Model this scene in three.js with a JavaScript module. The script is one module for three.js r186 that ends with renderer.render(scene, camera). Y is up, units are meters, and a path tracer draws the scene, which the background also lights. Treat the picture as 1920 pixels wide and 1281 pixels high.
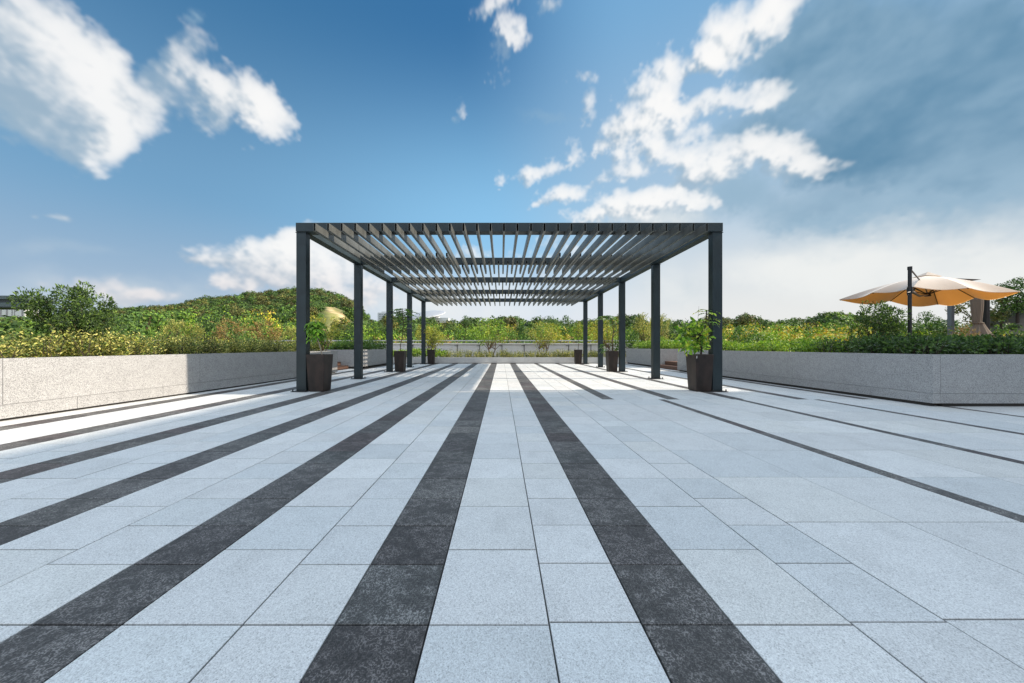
import * as THREE from 'three';
import { mergeGeometries, toCreasedNormals } from 'three/addons/utils/BufferGeometryUtils.js';
import { RoundedBoxGeometry } from 'three/addons/geometries/RoundedBoxGeometry.js';

// ------------------------------------------------------------------ camera, sky, sun, exposure
const EYE = 0.92, F = 620, EXPO = 1.55;                       // eye height in metres; focal length for a frame 1920 wide
const scene = new THREE.Scene();
const W = 1024, H = 683;
const camera = new THREE.PerspectiveCamera(2 * Math.atan(640.5 / F) * 180 / Math.PI, W / H, 0.05, 6000);
camera.position.set(0, EYE, 0);
camera.lookAt(0, EYE, -10);
camera.setViewOffset(W, H, 20 / 1920 * W, -9.5 / 1281 * H, W, H);   // shift lens

const SUN_EL = 32.5 * Math.PI / 180;
const sunDir = new THREE.Vector3(Math.cos(SUN_EL), Math.sin(SUN_EL), 0.012).normalize();
const SKY = makeSky();
scene.background = SKY; scene.environment = SKY;
const sun = new THREE.DirectionalLight(0xffefdb, 4.1);
sun.position.copy(sunDir).multiplyScalar(60); sun.target.position.set(0, 0, -8);
sun.position.add(sun.target.position);
sun.castShadow = true; sun.shadow.mapSize.set(4096, 4096); sun.shadow.radius = 1.5;
Object.assign(sun.shadow.camera, { left: -40, right: 40, top: 40, bottom: -40, near: 1, far: 160 });
scene.add(sun, sun.target);
const renderer = new THREE.WebGLRenderer({ antialias: true });
renderer.setSize(W, H); renderer.shadowMap.enabled = true;
renderer.toneMapping = THREE.LinearToneMapping; renderer.toneMappingExposure = EXPO;

// ------------------------------------------------------------------ helpers
function RNG(seed) { let a = seed >>> 0; return () => { a = (a + 0x6D2B79F5) >>> 0; let t = a; t = Math.imul(t ^ (t >>> 15), t | 1); t ^= t + Math.imul(t ^ (t >>> 7), t | 61); return ((t ^ (t >>> 14)) >>> 0) / 4294967296; }; }
function hash(x, y, z) { let h = Math.imul(x, 374761393) ^ Math.imul(y, 668265263) ^ Math.imul(z, 1274126177); h = Math.imul(h ^ (h >>> 13), 1274126177); return ((h ^ (h >>> 16)) >>> 0) / 4294967296; }
function noise(x, y, z) {
  const xi = Math.floor(x), yi = Math.floor(y), zi = Math.floor(z);
  let u = x - xi, v = y - yi, w = z - zi; u = u * u * (3 - 2 * u); v = v * v * (3 - 2 * v); w = w * w * (3 - 2 * w);
  const l = (a, b, t) => a + (b - a) * t;
  return l(l(l(hash(xi, yi, zi), hash(xi + 1, yi, zi), u), l(hash(xi, yi + 1, zi), hash(xi + 1, yi + 1, zi), u), v),
    l(l(hash(xi, yi, zi + 1), hash(xi + 1, yi, zi + 1), u), l(hash(xi, yi + 1, zi + 1), hash(xi + 1, yi + 1, zi + 1), u), v), w);
}
function fbm(x, y, z, o) { let s = 0, a = 0.5, n = 0; for (let i = 0; i < o; i++) { s += a * noise(x, y, z); n += a; a *= 0.53; x = x * 2.03 + 17.1; y = y * 2.03 + 5.7; z = z * 2.03 + 9.2; } return s / n; }
function sstep(a, b, x) { const t = Math.min(1, Math.max(0, (x - a) / (b - a))); return t * t * (3 - 2 * t); }
function mix3(a, b, t) { return [a[0] + (b[0] - a[0]) * t, a[1] + (b[1] - a[1]) * t, a[2] + (b[2] - a[2]) * t]; }

// the sky: air, placed cumulus (azimuth, elevation, two radii, turn, whiteness, density; degrees) and open cloud cover elsewhere
function makeSky() {
  const C = [
  [-55.4,28.4,3.7,2.6,53,0.80,1.2],[-52.9,27.7,3.5,3.4,34,0.92,1.3],[-53.9,24.5,4.2,3.8,-151,0.62,1.2],[-50.4,25.3,4.5,2.9,71,0.95,1.3],[-55.4,25.4,4.7,2.6,-118,0.66,1.2],[-49.9,22.0,2.4,1.5,88,0.85,0.9],
  [-52.2,20.6,2.2,2.0,-148,0.60,0.8],[-55.7,22.2,2.4,1.6,56,0.50,0.8],[-43.6,33.0,2.8,1.5,61,0.62,0.8],[-44.9,29.7,2.3,1.4,64,0.66,0.8],[-45.9,27.3,1.6,1.5,129,0.70,0.8],[-42.1,28.0,2.0,1.5,175,0.66,0.8],
  [-38.9,30.5,3.3,2.1,-167,0.92,1.2],[-35.1,29.9,2.3,2.2,-169,0.98,1.2],[-41.3,30.7,2.2,1.3,173,0.75,0.8],[-43.1,35.9,0.8,0.5,-122,0.50,0.5],[-36.9,25.6,0.8,0.5,-178,0.60,0.6],[-53.7,13.3,1.5,0.4,-169,0.65,0.7],
  [-37.2,11.6,5.4,2.6,-180,0.88,1.0],[-34.1,13.5,4.1,2.1,-168,0.95,1.1],[-29.4,12.7,6.1,3.1,-177,0.92,1.0],[-32.8,10.0,6.5,2.4,-173,0.86,1.0],[-25.8,9.9,6.7,3.6,-173,0.82,0.9],[-40.5,8.0,1.6,0.9,-170,0.90,0.9],
  [-50.8,6.2,2.2,1.4,-168,0.66,0.5],[-46.8,5.4,2.6,1.0,-173,0.72,0.7],[-41.6,11.1,2.6,0.9,-169,0.72,0.6],[-53.9,9.7,3.9,1.0,-166,0.70,-0.3],[-50.0,5.3,9.2,2.3,-173,0.78,-0.5],[-8.3,8.2,23.2,4.5,-179,0.90,-0.5],
  [-0.5,46.0,2.6,0.9,-174,0.80,0.9],[0.9,43.7,1.5,1.1,171,0.85,0.9],[2.6,42.8,1.2,0.8,4,0.90,0.8],[-0.5,40.8,1.9,1.1,90,0.60,0.5],[6.9,45.8,1.2,0.7,172,0.60,0.6],[-7.4,36.3,1.5,1.1,31,0.62,0.6],
  [-8.7,34.1,0.8,0.7,-132,0.50,0.5],[14.0,38.6,2.4,0.7,163,0.66,0.6],[14.5,34.8,1.7,1.4,92,0.72,0.7],[8.7,34.7,3.8,0.9,167,0.55,0.3],[36.6,38.3,3.7,2.3,-169,1.00,1.4],[33.2,37.3,2.5,1.8,136,1.00,1.3],
  [31.4,36.7,1.6,1.3,150,1.00,1.2],[38.9,38.4,2.0,1.2,172,1.00,1.2],[26.2,36.7,2.3,1.8,148,0.98,1.2],[23.9,34.4,2.7,2.6,124,1.00,1.3],[27.4,32.5,3.0,1.2,150,1.00,1.2],[32.2,32.1,3.4,1.4,169,0.92,1.1],
  [37.5,31.0,2.4,1.3,162,0.95,1.1],[21.2,32.0,2.9,2.2,178,0.95,1.1],[22.8,29.5,3.6,2.4,178,0.97,1.1],[28.7,28.1,2.7,2.0,157,0.97,1.2],[17.0,30.2,1.9,0.9,169,0.92,1.0],[32.8,24.7,4.4,1.7,173,0.96,1.1],
  [36.6,25.6,4.4,1.9,164,0.92,1.2],[42.1,23.6,3.1,1.8,149,0.90,1.2],[45.0,21.2,2.5,1.2,143,0.82,0.9],[30.8,23.6,3.4,1.5,174,0.78,0.9],[5.5,28.1,3.8,1.2,-171,0.95,1.1],[11.4,24.6,3.6,1.4,-173,0.95,1.1],
  [6.3,23.3,1.5,0.5,177,0.90,0.8],[12.7,29.7,1.9,1.3,166,0.95,1.0],[20.5,26.1,3.0,1.2,169,0.93,1.0],[17.0,25.9,2.0,0.8,171,0.70,0.6],[16.2,21.3,4.0,1.4,178,0.96,1.1],[22.8,21.5,5.8,2.1,176,0.97,1.2],
  [28.0,21.2,4.1,1.8,166,0.95,1.1],[30.8,20.2,2.4,0.8,167,0.90,0.9],[24.3,19.3,10.3,1.5,171,0.78,-0.7],[45.0,31.2,8.4,6.0,135,0.34,1.1],[51.5,25.3,11.0,6.5,127,0.33,1.3],[56.0,26.8,6.4,3.4,115,0.36,1.1],
  [48.5,20.5,9.4,5.3,147,0.36,1.2],[55.7,17.6,6.8,4.3,133,0.40,1.2],[39.4,27.1,5.6,3.3,159,0.42,0.9],[36.6,19.9,7.6,3.5,162,0.50,0.8],[45.0,15.9,10.2,4.1,162,0.52,0.9],[52.9,13.7,7.6,3.0,159,0.55,0.9],
  [56.6,23.5,1.7,1.0,-173,0.55,0.7],[51.2,31.5,1.1,1.0,86,0.45,0.5],[50.8,12.1,10.9,2.8,174,0.88,-0.8],[55.7,12.8,4.5,2.0,-174,0.86,-0.8],[45.0,9.7,12.0,3.8,169,0.90,-0.8],[54.2,7.0,8.3,3.7,168,0.95,-0.9],
  [39.4,14.0,3.7,1.6,-177,0.70,-0.5],[26.6,14.6,5.5,3.6,138,0.72,-0.3],[28.0,8.9,6.4,3.2,174,0.78,-0.5],[9.2,16.0,5.1,2.9,-164,0.80,0.6],[-4.6,15.3,5.3,1.2,-179,0.80,0.5]
  ].map(([a, e, ra, rb, t, br, de]) => ({ a, e, ra, rb, c: Math.cos(t * Math.PI / 180), s: Math.sin(t * Math.PI / 180), k: Math.cos(e * Math.PI / 180), br, de, R: Math.max(ra, rb) * 1.75 }));
  const w = 2048, h = 1024, px = new Float32Array(w * h * 4), D = 180 / Math.PI;
  const warp = (a, e) => [(fbm(a * 0.22, e * 0.22, 3.1, 3) - 0.5), (fbm(a * 0.22 + 40, e * 0.22, 8.7, 3) - 0.5)];
  function air(az, el) {
    const e = Math.max(0, el), t = sstep(0, 46, e);
    const left = mix3(mix3([0.40, 0.52, 0.66], [0.19, 0.385, 0.60], sstep(2, 20, e)), [0.05, 0.18, 0.37], sstep(14, 44, e));
    const mid = mix3(mix3([0.74, 0.80, 0.88], [0.27, 0.56, 0.84], sstep(2, 19, e)), [0.046, 0.175, 0.385], sstep(18, 46, e));
    const right = mix3(mix3([0.82, 0.83, 0.82], [0.42, 0.58, 0.74], sstep(3, 24, e)), [0.18, 0.40, 0.66], sstep(16, 48, e));
    const rs = sstep(-8 * t, 36 - 14 * t, az); let c = mix3(mix3(mid, left, sstep(0, -48, az)), right, rs);
    return c;
  }
  const ramp = (b) => b < 0.5 ? mix3([0.105, 0.25, 0.395], [0.30, 0.46, 0.60], sstep(0.22, 0.5, b)) : mix3([0.30, 0.46, 0.60], [0.86, 0.88, 0.87], sstep(0.5, 0.95, b));
  for (let j = h / 2 - 8; j < h; j++) {
    const el = ((j + 0.5) / h - 0.5) * 180;
    for (let i = 0; i < w; i++) {
      const phi = ((i + 0.5) / w - 0.5) * 2 * Math.PI;           // three.js: u = atan2(z, x) / 2pi + 0.5
      const ce = Math.cos(el / D), dx = ce * Math.cos(phi), dz = ce * Math.sin(phi), dy = Math.sin(el / D);
      let az = Math.atan2(dx, -dz) * D;
      let c = air(az, el);
      const sd = dx * sunDir.x + dy * sunDir.y + dz * sunDir.z, ang = Math.acos(Math.min(1, Math.max(-1, sd))) * D;
      const inner = sstep(76, 62, Math.abs(az)) * sstep(60, 47, el);
      if (inner > 0 && el > -1) {                                 // placed clouds
        const wv = warp(az, el), N = (a, e) => fbm(a * 0.40, e * 0.50, 1.7, 7);
        const n1 = N(az, el), n2 = N(az + 0.9, el + 0.6), nl = fbm(az * 0.11, el * 0.2, 4.4, 4), nf = fbm(az * 1.7, el * 2.1, 5.5, 5);
        const aw = az + wv[0] * 4.4 + (nf - 0.5) * 2.2, ew = el + wv[1] * 3.2 + (nf - 0.5) * 1.5;
        let dW = 0, brW = 0, dD = 0, brD = 0, wD = 0, wW = 0, dS = 0;
        for (const b of C) {
          const ex = (aw - b.a) * b.k, ey = ew - b.e, smooth = b.br < 0.56 || b.de < 0;
          if (Math.abs(ex) > b.R + 3 || Math.abs(ey) > b.R + 3) continue;
          const f = (x, y) => { const u = (x * b.c + y * b.s) / b.ra, v = (-x * b.s + y * b.c) / b.rb; return Math.max(0, 1 - (u * u + v * v) / 2.4) ** 1.7 * Math.abs(b.de); };
          const g = f(ex, ey);
          if (smooth) { dD = Math.max(dD, g); wD += g; brD += g * b.br; } else { dW += g * (1 - dW * 0.32); wW += g; brW += g * b.br; const h2 = f(ex + 1.7, ey + 1.0); dS += h2 * (1 - dS * 0.32); }
        }
        if (dD > 0.001) {          // broad smooth layers
          const d = sstep(0.0, 0.95, dD + (nl - 0.5) * 0.55 + (nf - 0.5) * 0.1) * 0.95, b = brD / wD + (nl - 0.5) * 0.26 + (n1 - 0.5) * 0.16;
          c = mix3(c, ramp(b), d * inner);
        }
        if (dW > 0.001) {          // white cumulus, lit from the sun's side
          const solid = sstep(-14, -34, az) * sstep(0.6, 1.4, dW), q = dW * (1.06 + 0.3 * sstep(-20, -34, az)) + (n1 - 0.5) * (2.5 - 1.5 * solid) + (nf - 0.5) * 0.55;
          const d = 1 - Math.exp(-1.7 * Math.max(0, q - 0.16) ** 1.4), br = brW / wW;
          const b = Math.min(1.05, Math.max(0.15, br - 0.11 + (n1 - n2) * (1.5 - 0.9 * solid) + (dW - dS) * 0.34 + (nf - 0.5) * 0.16));
          const warm = sstep(14, 6, el), g = mix3(mix3([0.36, 0.48, 0.59], [0.56, 0.59, 0.65], warm), mix3([0.97, 0.965, 0.955], [0.90, 0.845, 0.83], warm * sstep(20, -10, az)), sstep(0.36, 0.98, b));
          c = mix3(c, g, Math.min(1, d) * inner * (0.55 + 0.45 * Math.min(1, br)));
        }
      }
      if (inner < 1) {             // the rest of the sky: broken white cloud, brighter towards the sun
        const sc = 2.6 / (dy + 0.24), n = fbm(dx * sc + 31, dz * sc - 12, 2.2, 6), m = fbm(dx * sc + 30.6, dz * sc - 12, 2.2, 5);
        const d = sstep(0.36, 0.60, n) * 0.92;
        const g = 1.0 + (m - n) * 1.5 + 0.75 * Math.exp(-ang / 42);
        const cl = [1.50 * g, 1.53 * g, 1.56 * g];
        const glow = 1.3 * Math.exp(-ang / 16) + 0.5 * Math.exp(-ang / 45);
        const base = [Math.max(c[0], 0.20) + glow, Math.max(c[1], 0.42) + glow, Math.max(c[2], 0.72) + glow * 0.96];
        c = mix3(mix3(base, cl, d), c, inner);
      }
      const o = (j * w + i) * 4;
      px[o] = c[0] / EXPO; px[o + 1] = c[1] / EXPO; px[o + 2] = c[2] / EXPO; px[o + 3] = 1;
    }
  }
  for (let j = 0; j < h / 2 - 8; j++) for (let i = 0; i < w; i++) { const o = (j * w + i) * 4; px[o] = 0.12; px[o + 1] = 0.14; px[o + 2] = 0.10; px[o + 3] = 1; }
  const t = new THREE.DataTexture(px, w, h, THREE.RGBAFormat, THREE.FloatType);
  t.mapping = THREE.EquirectangularReflectionMapping; t.colorSpace = THREE.LinearSRGBColorSpace;
  t.magFilter = t.minFilter = THREE.LinearFilter; t.wrapS = THREE.RepeatWrapping; t.needsUpdate = true;
  return t;
}

const used = new Map();
function numbered(n) { const k = used.get(n) || 0; used.set(n, k + 1); return k ? n + '_' + String(k).padStart(3, '0') : n; }
function tag(o, label, category, group) { o.userData.label = label; if (category) o.userData.category = category; if (group) o.userData.group = group; return o; }
function thing(name, label, category, x = 0, y = 0, d = 0, turn = 0, group) {
  const o = new THREE.Group(); o.name = numbered(name); o.position.set(x, y, -d); o.rotation.y = turn; scene.add(o);
  return tag(o, label, category, group);
}
function mesh(name, geo, mat, parent, top) {
  const m = new THREE.Mesh(geo, mat); m.castShadow = m.receiveShadow = true;
  m.name = parent === scene || top ? numbered(name) : name; (parent || scene).add(m); return m;
}
function structure(name, geo, mat, label) { const m = mesh(name, geo, mat, scene); m.userData.kind = 'structure'; if (label) m.userData.label = label; return m; }
const shift = (g, x, y, z) => { g.translate(x, y, z); return g; };
// box between x0..x1, y0..y1 and depths d0..d1 (depth = -z), uv in metres
function box(x0, x1, y0, y1, d0, d1, r = 0) {
  const g = r ? new RoundedBoxGeometry(x1 - x0, y1 - y0, d1 - d0, 1, r) : new THREE.BoxGeometry(x1 - x0, y1 - y0, d1 - d0);
  g.translate((x0 + x1) / 2, (y0 + y1) / 2, -(d0 + d1) / 2);
  return uvMetres(g);
}
function uvMetres(g, s = 1, ox = 0, oy = 0) {
  const p = g.attributes.position, n = g.attributes.normal, uv = new Float32Array(p.count * 2);
  for (let i = 0; i < p.count; i++) {
    const ax = Math.abs(n.getX(i)), ay = Math.abs(n.getY(i)), az = Math.abs(n.getZ(i)), x = p.getX(i), y = p.getY(i), z = p.getZ(i);
    if (ay >= ax && ay >= az) { uv[2 * i] = x; uv[2 * i + 1] = z; } else if (ax >= az) { uv[2 * i] = z; uv[2 * i + 1] = y; } else { uv[2 * i] = x; uv[2 * i + 1] = y; }
    uv[2 * i] = uv[2 * i] * s + ox; uv[2 * i + 1] = uv[2 * i + 1] * s + oy;
  }
  g.setAttribute('uv', new THREE.BufferAttribute(uv, 2)); return g;
}
function tube(pts, radii, sides = 6) {          // tapered tube through points
  const P = [], I = [];
  for (let i = 0; i < pts.length; i++) {
    const a = pts[Math.max(0, i - 1)], b = pts[Math.min(pts.length - 1, i + 1)], t = b.clone().sub(a).normalize();
    const u = Math.abs(t.y) > 0.9 ? new THREE.Vector3(1, 0, 0) : new THREE.Vector3(0, 1, 0), s = u.clone().cross(t).normalize(), v = t.clone().cross(s);
    for (let k = 0; k < sides; k++) { const an = k / sides * 2 * Math.PI, q = pts[i].clone().addScaledVector(s, Math.cos(an) * radii[i]).addScaledVector(v, Math.sin(an) * radii[i]); P.push(q.x, q.y, q.z); }
    if (i) for (let k = 0; k < sides; k++) { const a0 = (i - 1) * sides + k, a1 = (i - 1) * sides + (k + 1) % sides, b0 = a0 + sides, b1 = a1 + sides; I.push(a0, a1, b1, a0, b1, b0); }
  }
  const g = new THREE.BufferGeometry(); g.setAttribute('position', new THREE.Float32BufferAttribute(P, 3)); g.setIndex(I); g.computeVertexNormals(); return uvMetres(g);
}
const V = (x, y, z) => new THREE.Vector3(x, y, z);
const at = (px, py, d) => V((px - 940) / F * d, EYE + (650 - py) / F * d, -d);

// ------------------------------------------------------------------ materials
function dataTex(n, fn, repeat = 1, srgb = true) {
  const a = new Uint8Array(n * n * 4);
  for (let j = 0; j < n; j++) for (let i = 0; i < n; i++) { const c = fn(i, j, n), o = (j * n + i) * 4; for (let k = 0; k < 3; k++) { let v = Math.min(1, Math.max(0, c[k])); if (srgb) v = v <= 0.0031308 ? v * 12.92 : 1.055 * v ** (1 / 2.4) - 0.055; a[o + k] = Math.round(v * 255); } a[o + 3] = 255; }
  const t = new THREE.DataTexture(a, n, n); t.magFilter = THREE.LinearFilter; t.minFilter = THREE.LinearMipmapLinearFilter; t.generateMipmaps = true;
  t.wrapS = t.wrapT = THREE.RepeatWrapping; t.repeat.set(repeat, repeat); if (srgb) t.colorSpace = THREE.SRGBColorSpace; t.needsUpdate = true; return t;
}
const wrapN = (x, y, per, z) => { const xi = Math.floor(x), yi = Math.floor(y), m = (v) => ((v % per) + per) % per; let u = x - xi, v = y - yi; u = u * u * (3 - 2 * u); v = v * v * (3 - 2 * v); const a = hash(m(xi), m(yi), z), b = hash(m(xi + 1), m(yi), z), c = hash(m(xi), m(yi + 1), z), d = hash(m(xi + 1), m(yi + 1), z); return a + (b - a) * u + (c - a) * v + (a - b - c + d) * u * v; };
// light granite with fine dark and white grains, 1 m
const graniteMap = dataTex(1024, (i, j) => {
  const a = wrapN(i / 2.2, j / 2.2, 465, 1), b = wrapN(i / 4.2, j / 4.2, 243, 2), c = wrapN(i / 64, j / 64, 16, 3), e = wrapN(i / 1.6, j / 1.6, 640, 6);
  let v = 0.67 + (a - 0.5) * 0.30 + (b - 0.5) * 0.16 + (c - 0.5) * 0.05 - 0.05 * sstep(0.62, 0.85, wrapN(i / 120, j / 120, 9, 7) * 0.7 + e * 0.05 + c * 0.3); if (a * 0.6 + e * 0.4 < 0.22) v -= 0.22; if (e > 0.93) v += 0.12;
  return [v * 0.975, v * 0.995, v * 0.985];
});
// flamed basalt with pale flecks
const basaltMap = dataTex(1024, (i, j) => {
  const a = wrapN(i / 2.2, j / 2.2, 465, 11), n = wrapN(i / 9, j / 9, 114, 12), n2 = wrapN(i / 4.4, j / 4.4, 233, 16), c = wrapN(i / 34, j / 26, 30, 13), w = wrapN(i / 110, j / 110, 9, 15);
  let v = 0.068 + (a - 0.5) * 0.055 + (c - 0.5) * 0.022 + (w - 0.5) * 0.02;
  const vein = sstep(0.72, 0.95, 1 - Math.abs(2 * (n * 0.6 + n2 * 0.4) - 1)) * (0.35 + 0.65 * sstep(0.34, 0.62, c * 0.5 + w * 0.5)) * sstep(0.2, 0.5, a * 0.5 + n2 * 0.5); v += vein * (0.10 + 0.12 * a) - 0.012;
  return [v * 1.04, v, v * 0.965];
});
// pebble-faced planter granite, coarser grain
const pebbleMap = dataTex(1024, (i, j) => {
  const a = wrapN(i / 2.6, j / 2.6, 394, 21), b = wrapN(i / 4.6, j / 4.6, 223, 22), c = wrapN(i / 90, j / 90, 11, 23);
  let v = 0.365 + (c - 0.5) * 0.04; const k = a * 0.6 + b * 0.4; v += (sstep(0.52, 0.68, k)) * 0.14 - sstep(0.47, 0.32, k) * 0.19;
  return [v * 0.985, v * 0.99, v * 0.985];
});
const smoothStone = dataTex(512, (i, j) => { const a = wrapN(i / 2, j / 2, 256, 31), c = wrapN(i / 50, j / 50, 10, 33); const v = 0.60 + (a - 0.5) * 0.14 + (c - 0.5) * 0.06; return [v, v * 0.985, v * 0.955]; });
const soilMap = dataTex(512, (i, j) => { const a = wrapN(i / 4, j / 4, 128, 41), c = wrapN(i / 40, j / 40, 13, 43); const v = 0.05 + (a - 0.5) * 0.05 + (c - 0.5) * 0.02; return [v * 1.1, v * 0.85, v * 0.6]; });
const paintMap = dataTex(512, (i, j) => { const a = wrapN(i / 5, j / 60, 102, 51), c = wrapN(i / 70, j / 90, 8, 53), e = wrapN(i / 18, j / 18, 28, 55); const v = 0.9 + (c - 0.5) * 0.4 + (a - 0.5) * 0.06 + (e > 0.9 ? 0.1 : 0); return [v, v, v]; });
const rustMap = dataTex(512, (i, j) => { const a = wrapN(i / 6, j / 9, 85, 61), c = wrapN(i / 60, j / 80, 9, 63), e = wrapN(i / 22, j / 36, 23, 64); const v = 0.65 + (c - 0.5) * 0.7 + (a - 0.5) * 0.16 + (e - 0.5) * 0.3; return [v * (1 + 0.15 * c), v, v * 0.96]; });
const S = (o) => new THREE.MeshStandardMaterial(o);
const lin = (r, g, b) => new THREE.Color().setRGB(r, g, b);
const M = {
  granite: S({ map: graniteMap, roughness: 0.72, vertexColors: true, bumpMap: graniteMap, bumpScale: 0.0006 }),
  basalt: S({ map: basaltMap, roughness: 0.6, vertexColors: true, bumpMap: basaltMap, bumpScale: 0.0008 }),
  joint: S({ color: lin(0.045, 0.045, 0.045), roughness: 0.95 }),
  apron: S({ map: graniteMap, roughness: 0.8 }),
  pebble: S({ map: pebbleMap, roughness: 0.85, vertexColors: true, bumpMap: pebbleMap, bumpScale: 0.0015 }),
  stone: S({ map: smoothStone, roughness: 0.8, vertexColors: true }),
  plinth: S({ color: lin(0.05, 0.045, 0.04), roughness: 0.95 }),
  soil: S({ map: soilMap, roughness: 1 }),
  steel: S({ color: lin(0.017, 0.031, 0.037), map: paintMap, roughness: 0.5, metalness: 0.1 }),
  slat: S({ color: lin(0.135, 0.142, 0.134), map: paintMap, roughness: 0.42, metalness: 0.35 }),
  bolt: S({ color: lin(0.04, 0.04, 0.042), roughness: 0.5, metalness: 0.6 }),
  pot: S({ color: lin(0.040, 0.026, 0.021), map: rustMap, roughness: 0.58, metalness: 0.1 }),
  white: S({ color: lin(0.75, 0.75, 0.72), roughness: 0.6 }),
  concrete: S({ map: smoothStone, roughness: 0.85 }),
  rail: S({ color: lin(0.42, 0.43, 0.42), roughness: 0.35, metalness: 0.7 }),
  timber: S({ color: lin(0.14, 0.075, 0.05), roughness: 0.75 }),
  bark: S({ color: lin(0.115, 0.075, 0.048), roughness: 0.95 }),
  paleBark: S({ color: lin(0.34, 0.29, 0.23), roughness: 0.9 }),
  darkBark: S({ color: lin(0.05, 0.035, 0.028), roughness: 0.95 }),
  black: S({ color: lin(0.018, 0.018, 0.02), roughness: 0.4, metalness: 0.3 }),
  grey: S({ color: lin(0.16, 0.18, 0.20), roughness: 0.4, metalness: 0.4 }),
  hill: S({ vertexColors: true, roughness: 1 }),
  ground: S({ color: lin(0.055, 0.085, 0.025), roughness: 1 }),
};
function leafMat(c = [1, 1, 1], tr = 0.35) { return new THREE.MeshPhysicalMaterial({ color: lin(...c), vertexColors: true, roughness: 0.75, transmission: tr, thickness: 0, side: THREE.DoubleSide, ior: 1.4 }); }
const LEAF = leafMat([1.8, 1.75, 1.35], 0.42), FAR_LEAF = leafMat([1.65, 1.6, 1.15], 0.28), HILL_LEAF = leafMat([1.30, 1.32, 1.0], 0.18);

// ------------------------------------------------------------------ foliage
class Leaves {
  constructor(rng, palette) { this.r = rng; this.pal = palette; this.p = []; this.c = []; this.i = []; }
  color() { const r = this.r, k = this.pal[Math.floor(r() * this.pal.length)], v = 0.72 + 0.56 * r(); return [k[0] * v, k[1] * v, k[2] * v]; }
  leaf(pos, dir, nrm, len, wid, col) {
    const n = this.p.length / 3, s = dir.clone().cross(nrm).normalize().multiplyScalar(wid / 2), f = len * 0.10, c = col || this.color();
    const b = pos, t = pos.clone().addScaledVector(dir, len).addScaledVector(nrm, -len * 0.14), m = pos.clone().addScaledVector(dir, len * 0.48).addScaledVector(nrm, f);
    this.p.push(b.x, b.y, b.z, m.x + s.x, m.y + s.y, m.z + s.z, t.x, t.y, t.z, m.x - s.x, m.y - s.y, m.z - s.z);
    for (let k = 0; k < 4; k++) this.c.push(c[0], c[1], c[2]);
    this.i.push(n, n + 1, n + 2, n, n + 2, n + 3);
  }
  rnd() { const r = this.r; let x, y, z, l; do { x = r() * 2 - 1; y = r() * 2 - 1; z = r() * 2 - 1; l = x * x + y * y + z * z; } while (l > 1 || l < 0.01); l = Math.sqrt(l); return V(x / l, y / l, z / l); }
  // a clump of leaves round a point, leaves pointing outwards
  clump(c, rad, n, lo, hi, aspect = 0.5, up = 0.3, flat = 1, col) {
    for (let k = 0; k < n; k++) {
      const o = this.rnd(), q = Math.cbrt(0.12 + 0.88 * this.r());
      const pos = V(c.x + o.x * rad * q, c.y + o.y * rad * q * flat, c.z + o.z * rad * q);
      const dir = o.clone().addScaledVector(this.rnd(), 0.7).add(V(0, up, 0)).normalize();
      let nrm = this.rnd().add(V(0, 0.9, 0)).addScaledVector(o, 0.4); nrm.addScaledVector(dir, -nrm.dot(dir)).normalize();
      const l = lo + (hi - lo) * this.r(); this.leaf(pos, dir, nrm, l, l * aspect, col);
    }
  }
  // a rounded clump: leaves lie on its surface, facing outwards, so that it shades as a solid tuft
  tuft(c, rad, n, lo, hi, aspect, flat, mid) {
    const out0 = c.clone().sub(mid); out0.length() > 1e-6 && out0.normalize();
    for (let k = 0; k < n; k++) {
      const o = this.rnd(), q = 0.72 + 0.34 * this.r(), pos = V(c.x + o.x * rad * q, c.y + o.y * rad * q * flat, c.z + o.z * rad * q);
      const nrm = o.clone().addScaledVector(out0, 0.45).addScaledVector(this.rnd(), 0.55).normalize(), dir = this.rnd(); dir.addScaledVector(nrm, -dir.dot(nrm)).normalize();
      const l = lo + (hi - lo) * this.r(); this.leaf(pos.addScaledVector(dir, -l * 0.5), dir, nrm, l, l * aspect);
    }
  }
  // a leafy shoot: leaves in a spiral along a stem
  shoot(base, dir, len, n, lo, hi, aspect = 0.42, col) {
    const a0 = this.r() * 6.28;
    for (let k = 0; k < n; k++) {
      const t = (k + 1) / n, p = base.clone().addScaledVector(dir, len * t), an = a0 + k * 2.4, side = V(Math.cos(an), 0, Math.sin(an));
      const d = side.addScaledVector(dir, 0.55 + t * 0.7).normalize(), nrm = dir.clone().addScaledVector(d, -dir.dot(d)).normalize(), l = lo + (hi - lo) * this.r();
      this.leaf(p, d, nrm, l * (1.1 - 0.35 * t), l * aspect, col);
    }
  }
  geo() { const g = new THREE.BufferGeometry(); g.setAttribute('position', new THREE.Float32BufferAttribute(this.p, 3)); g.setAttribute('color', new THREE.Float32BufferAttribute(this.c, 3)); g.setIndex(this.i); g.computeVertexNormals(); return g; }
}
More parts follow.
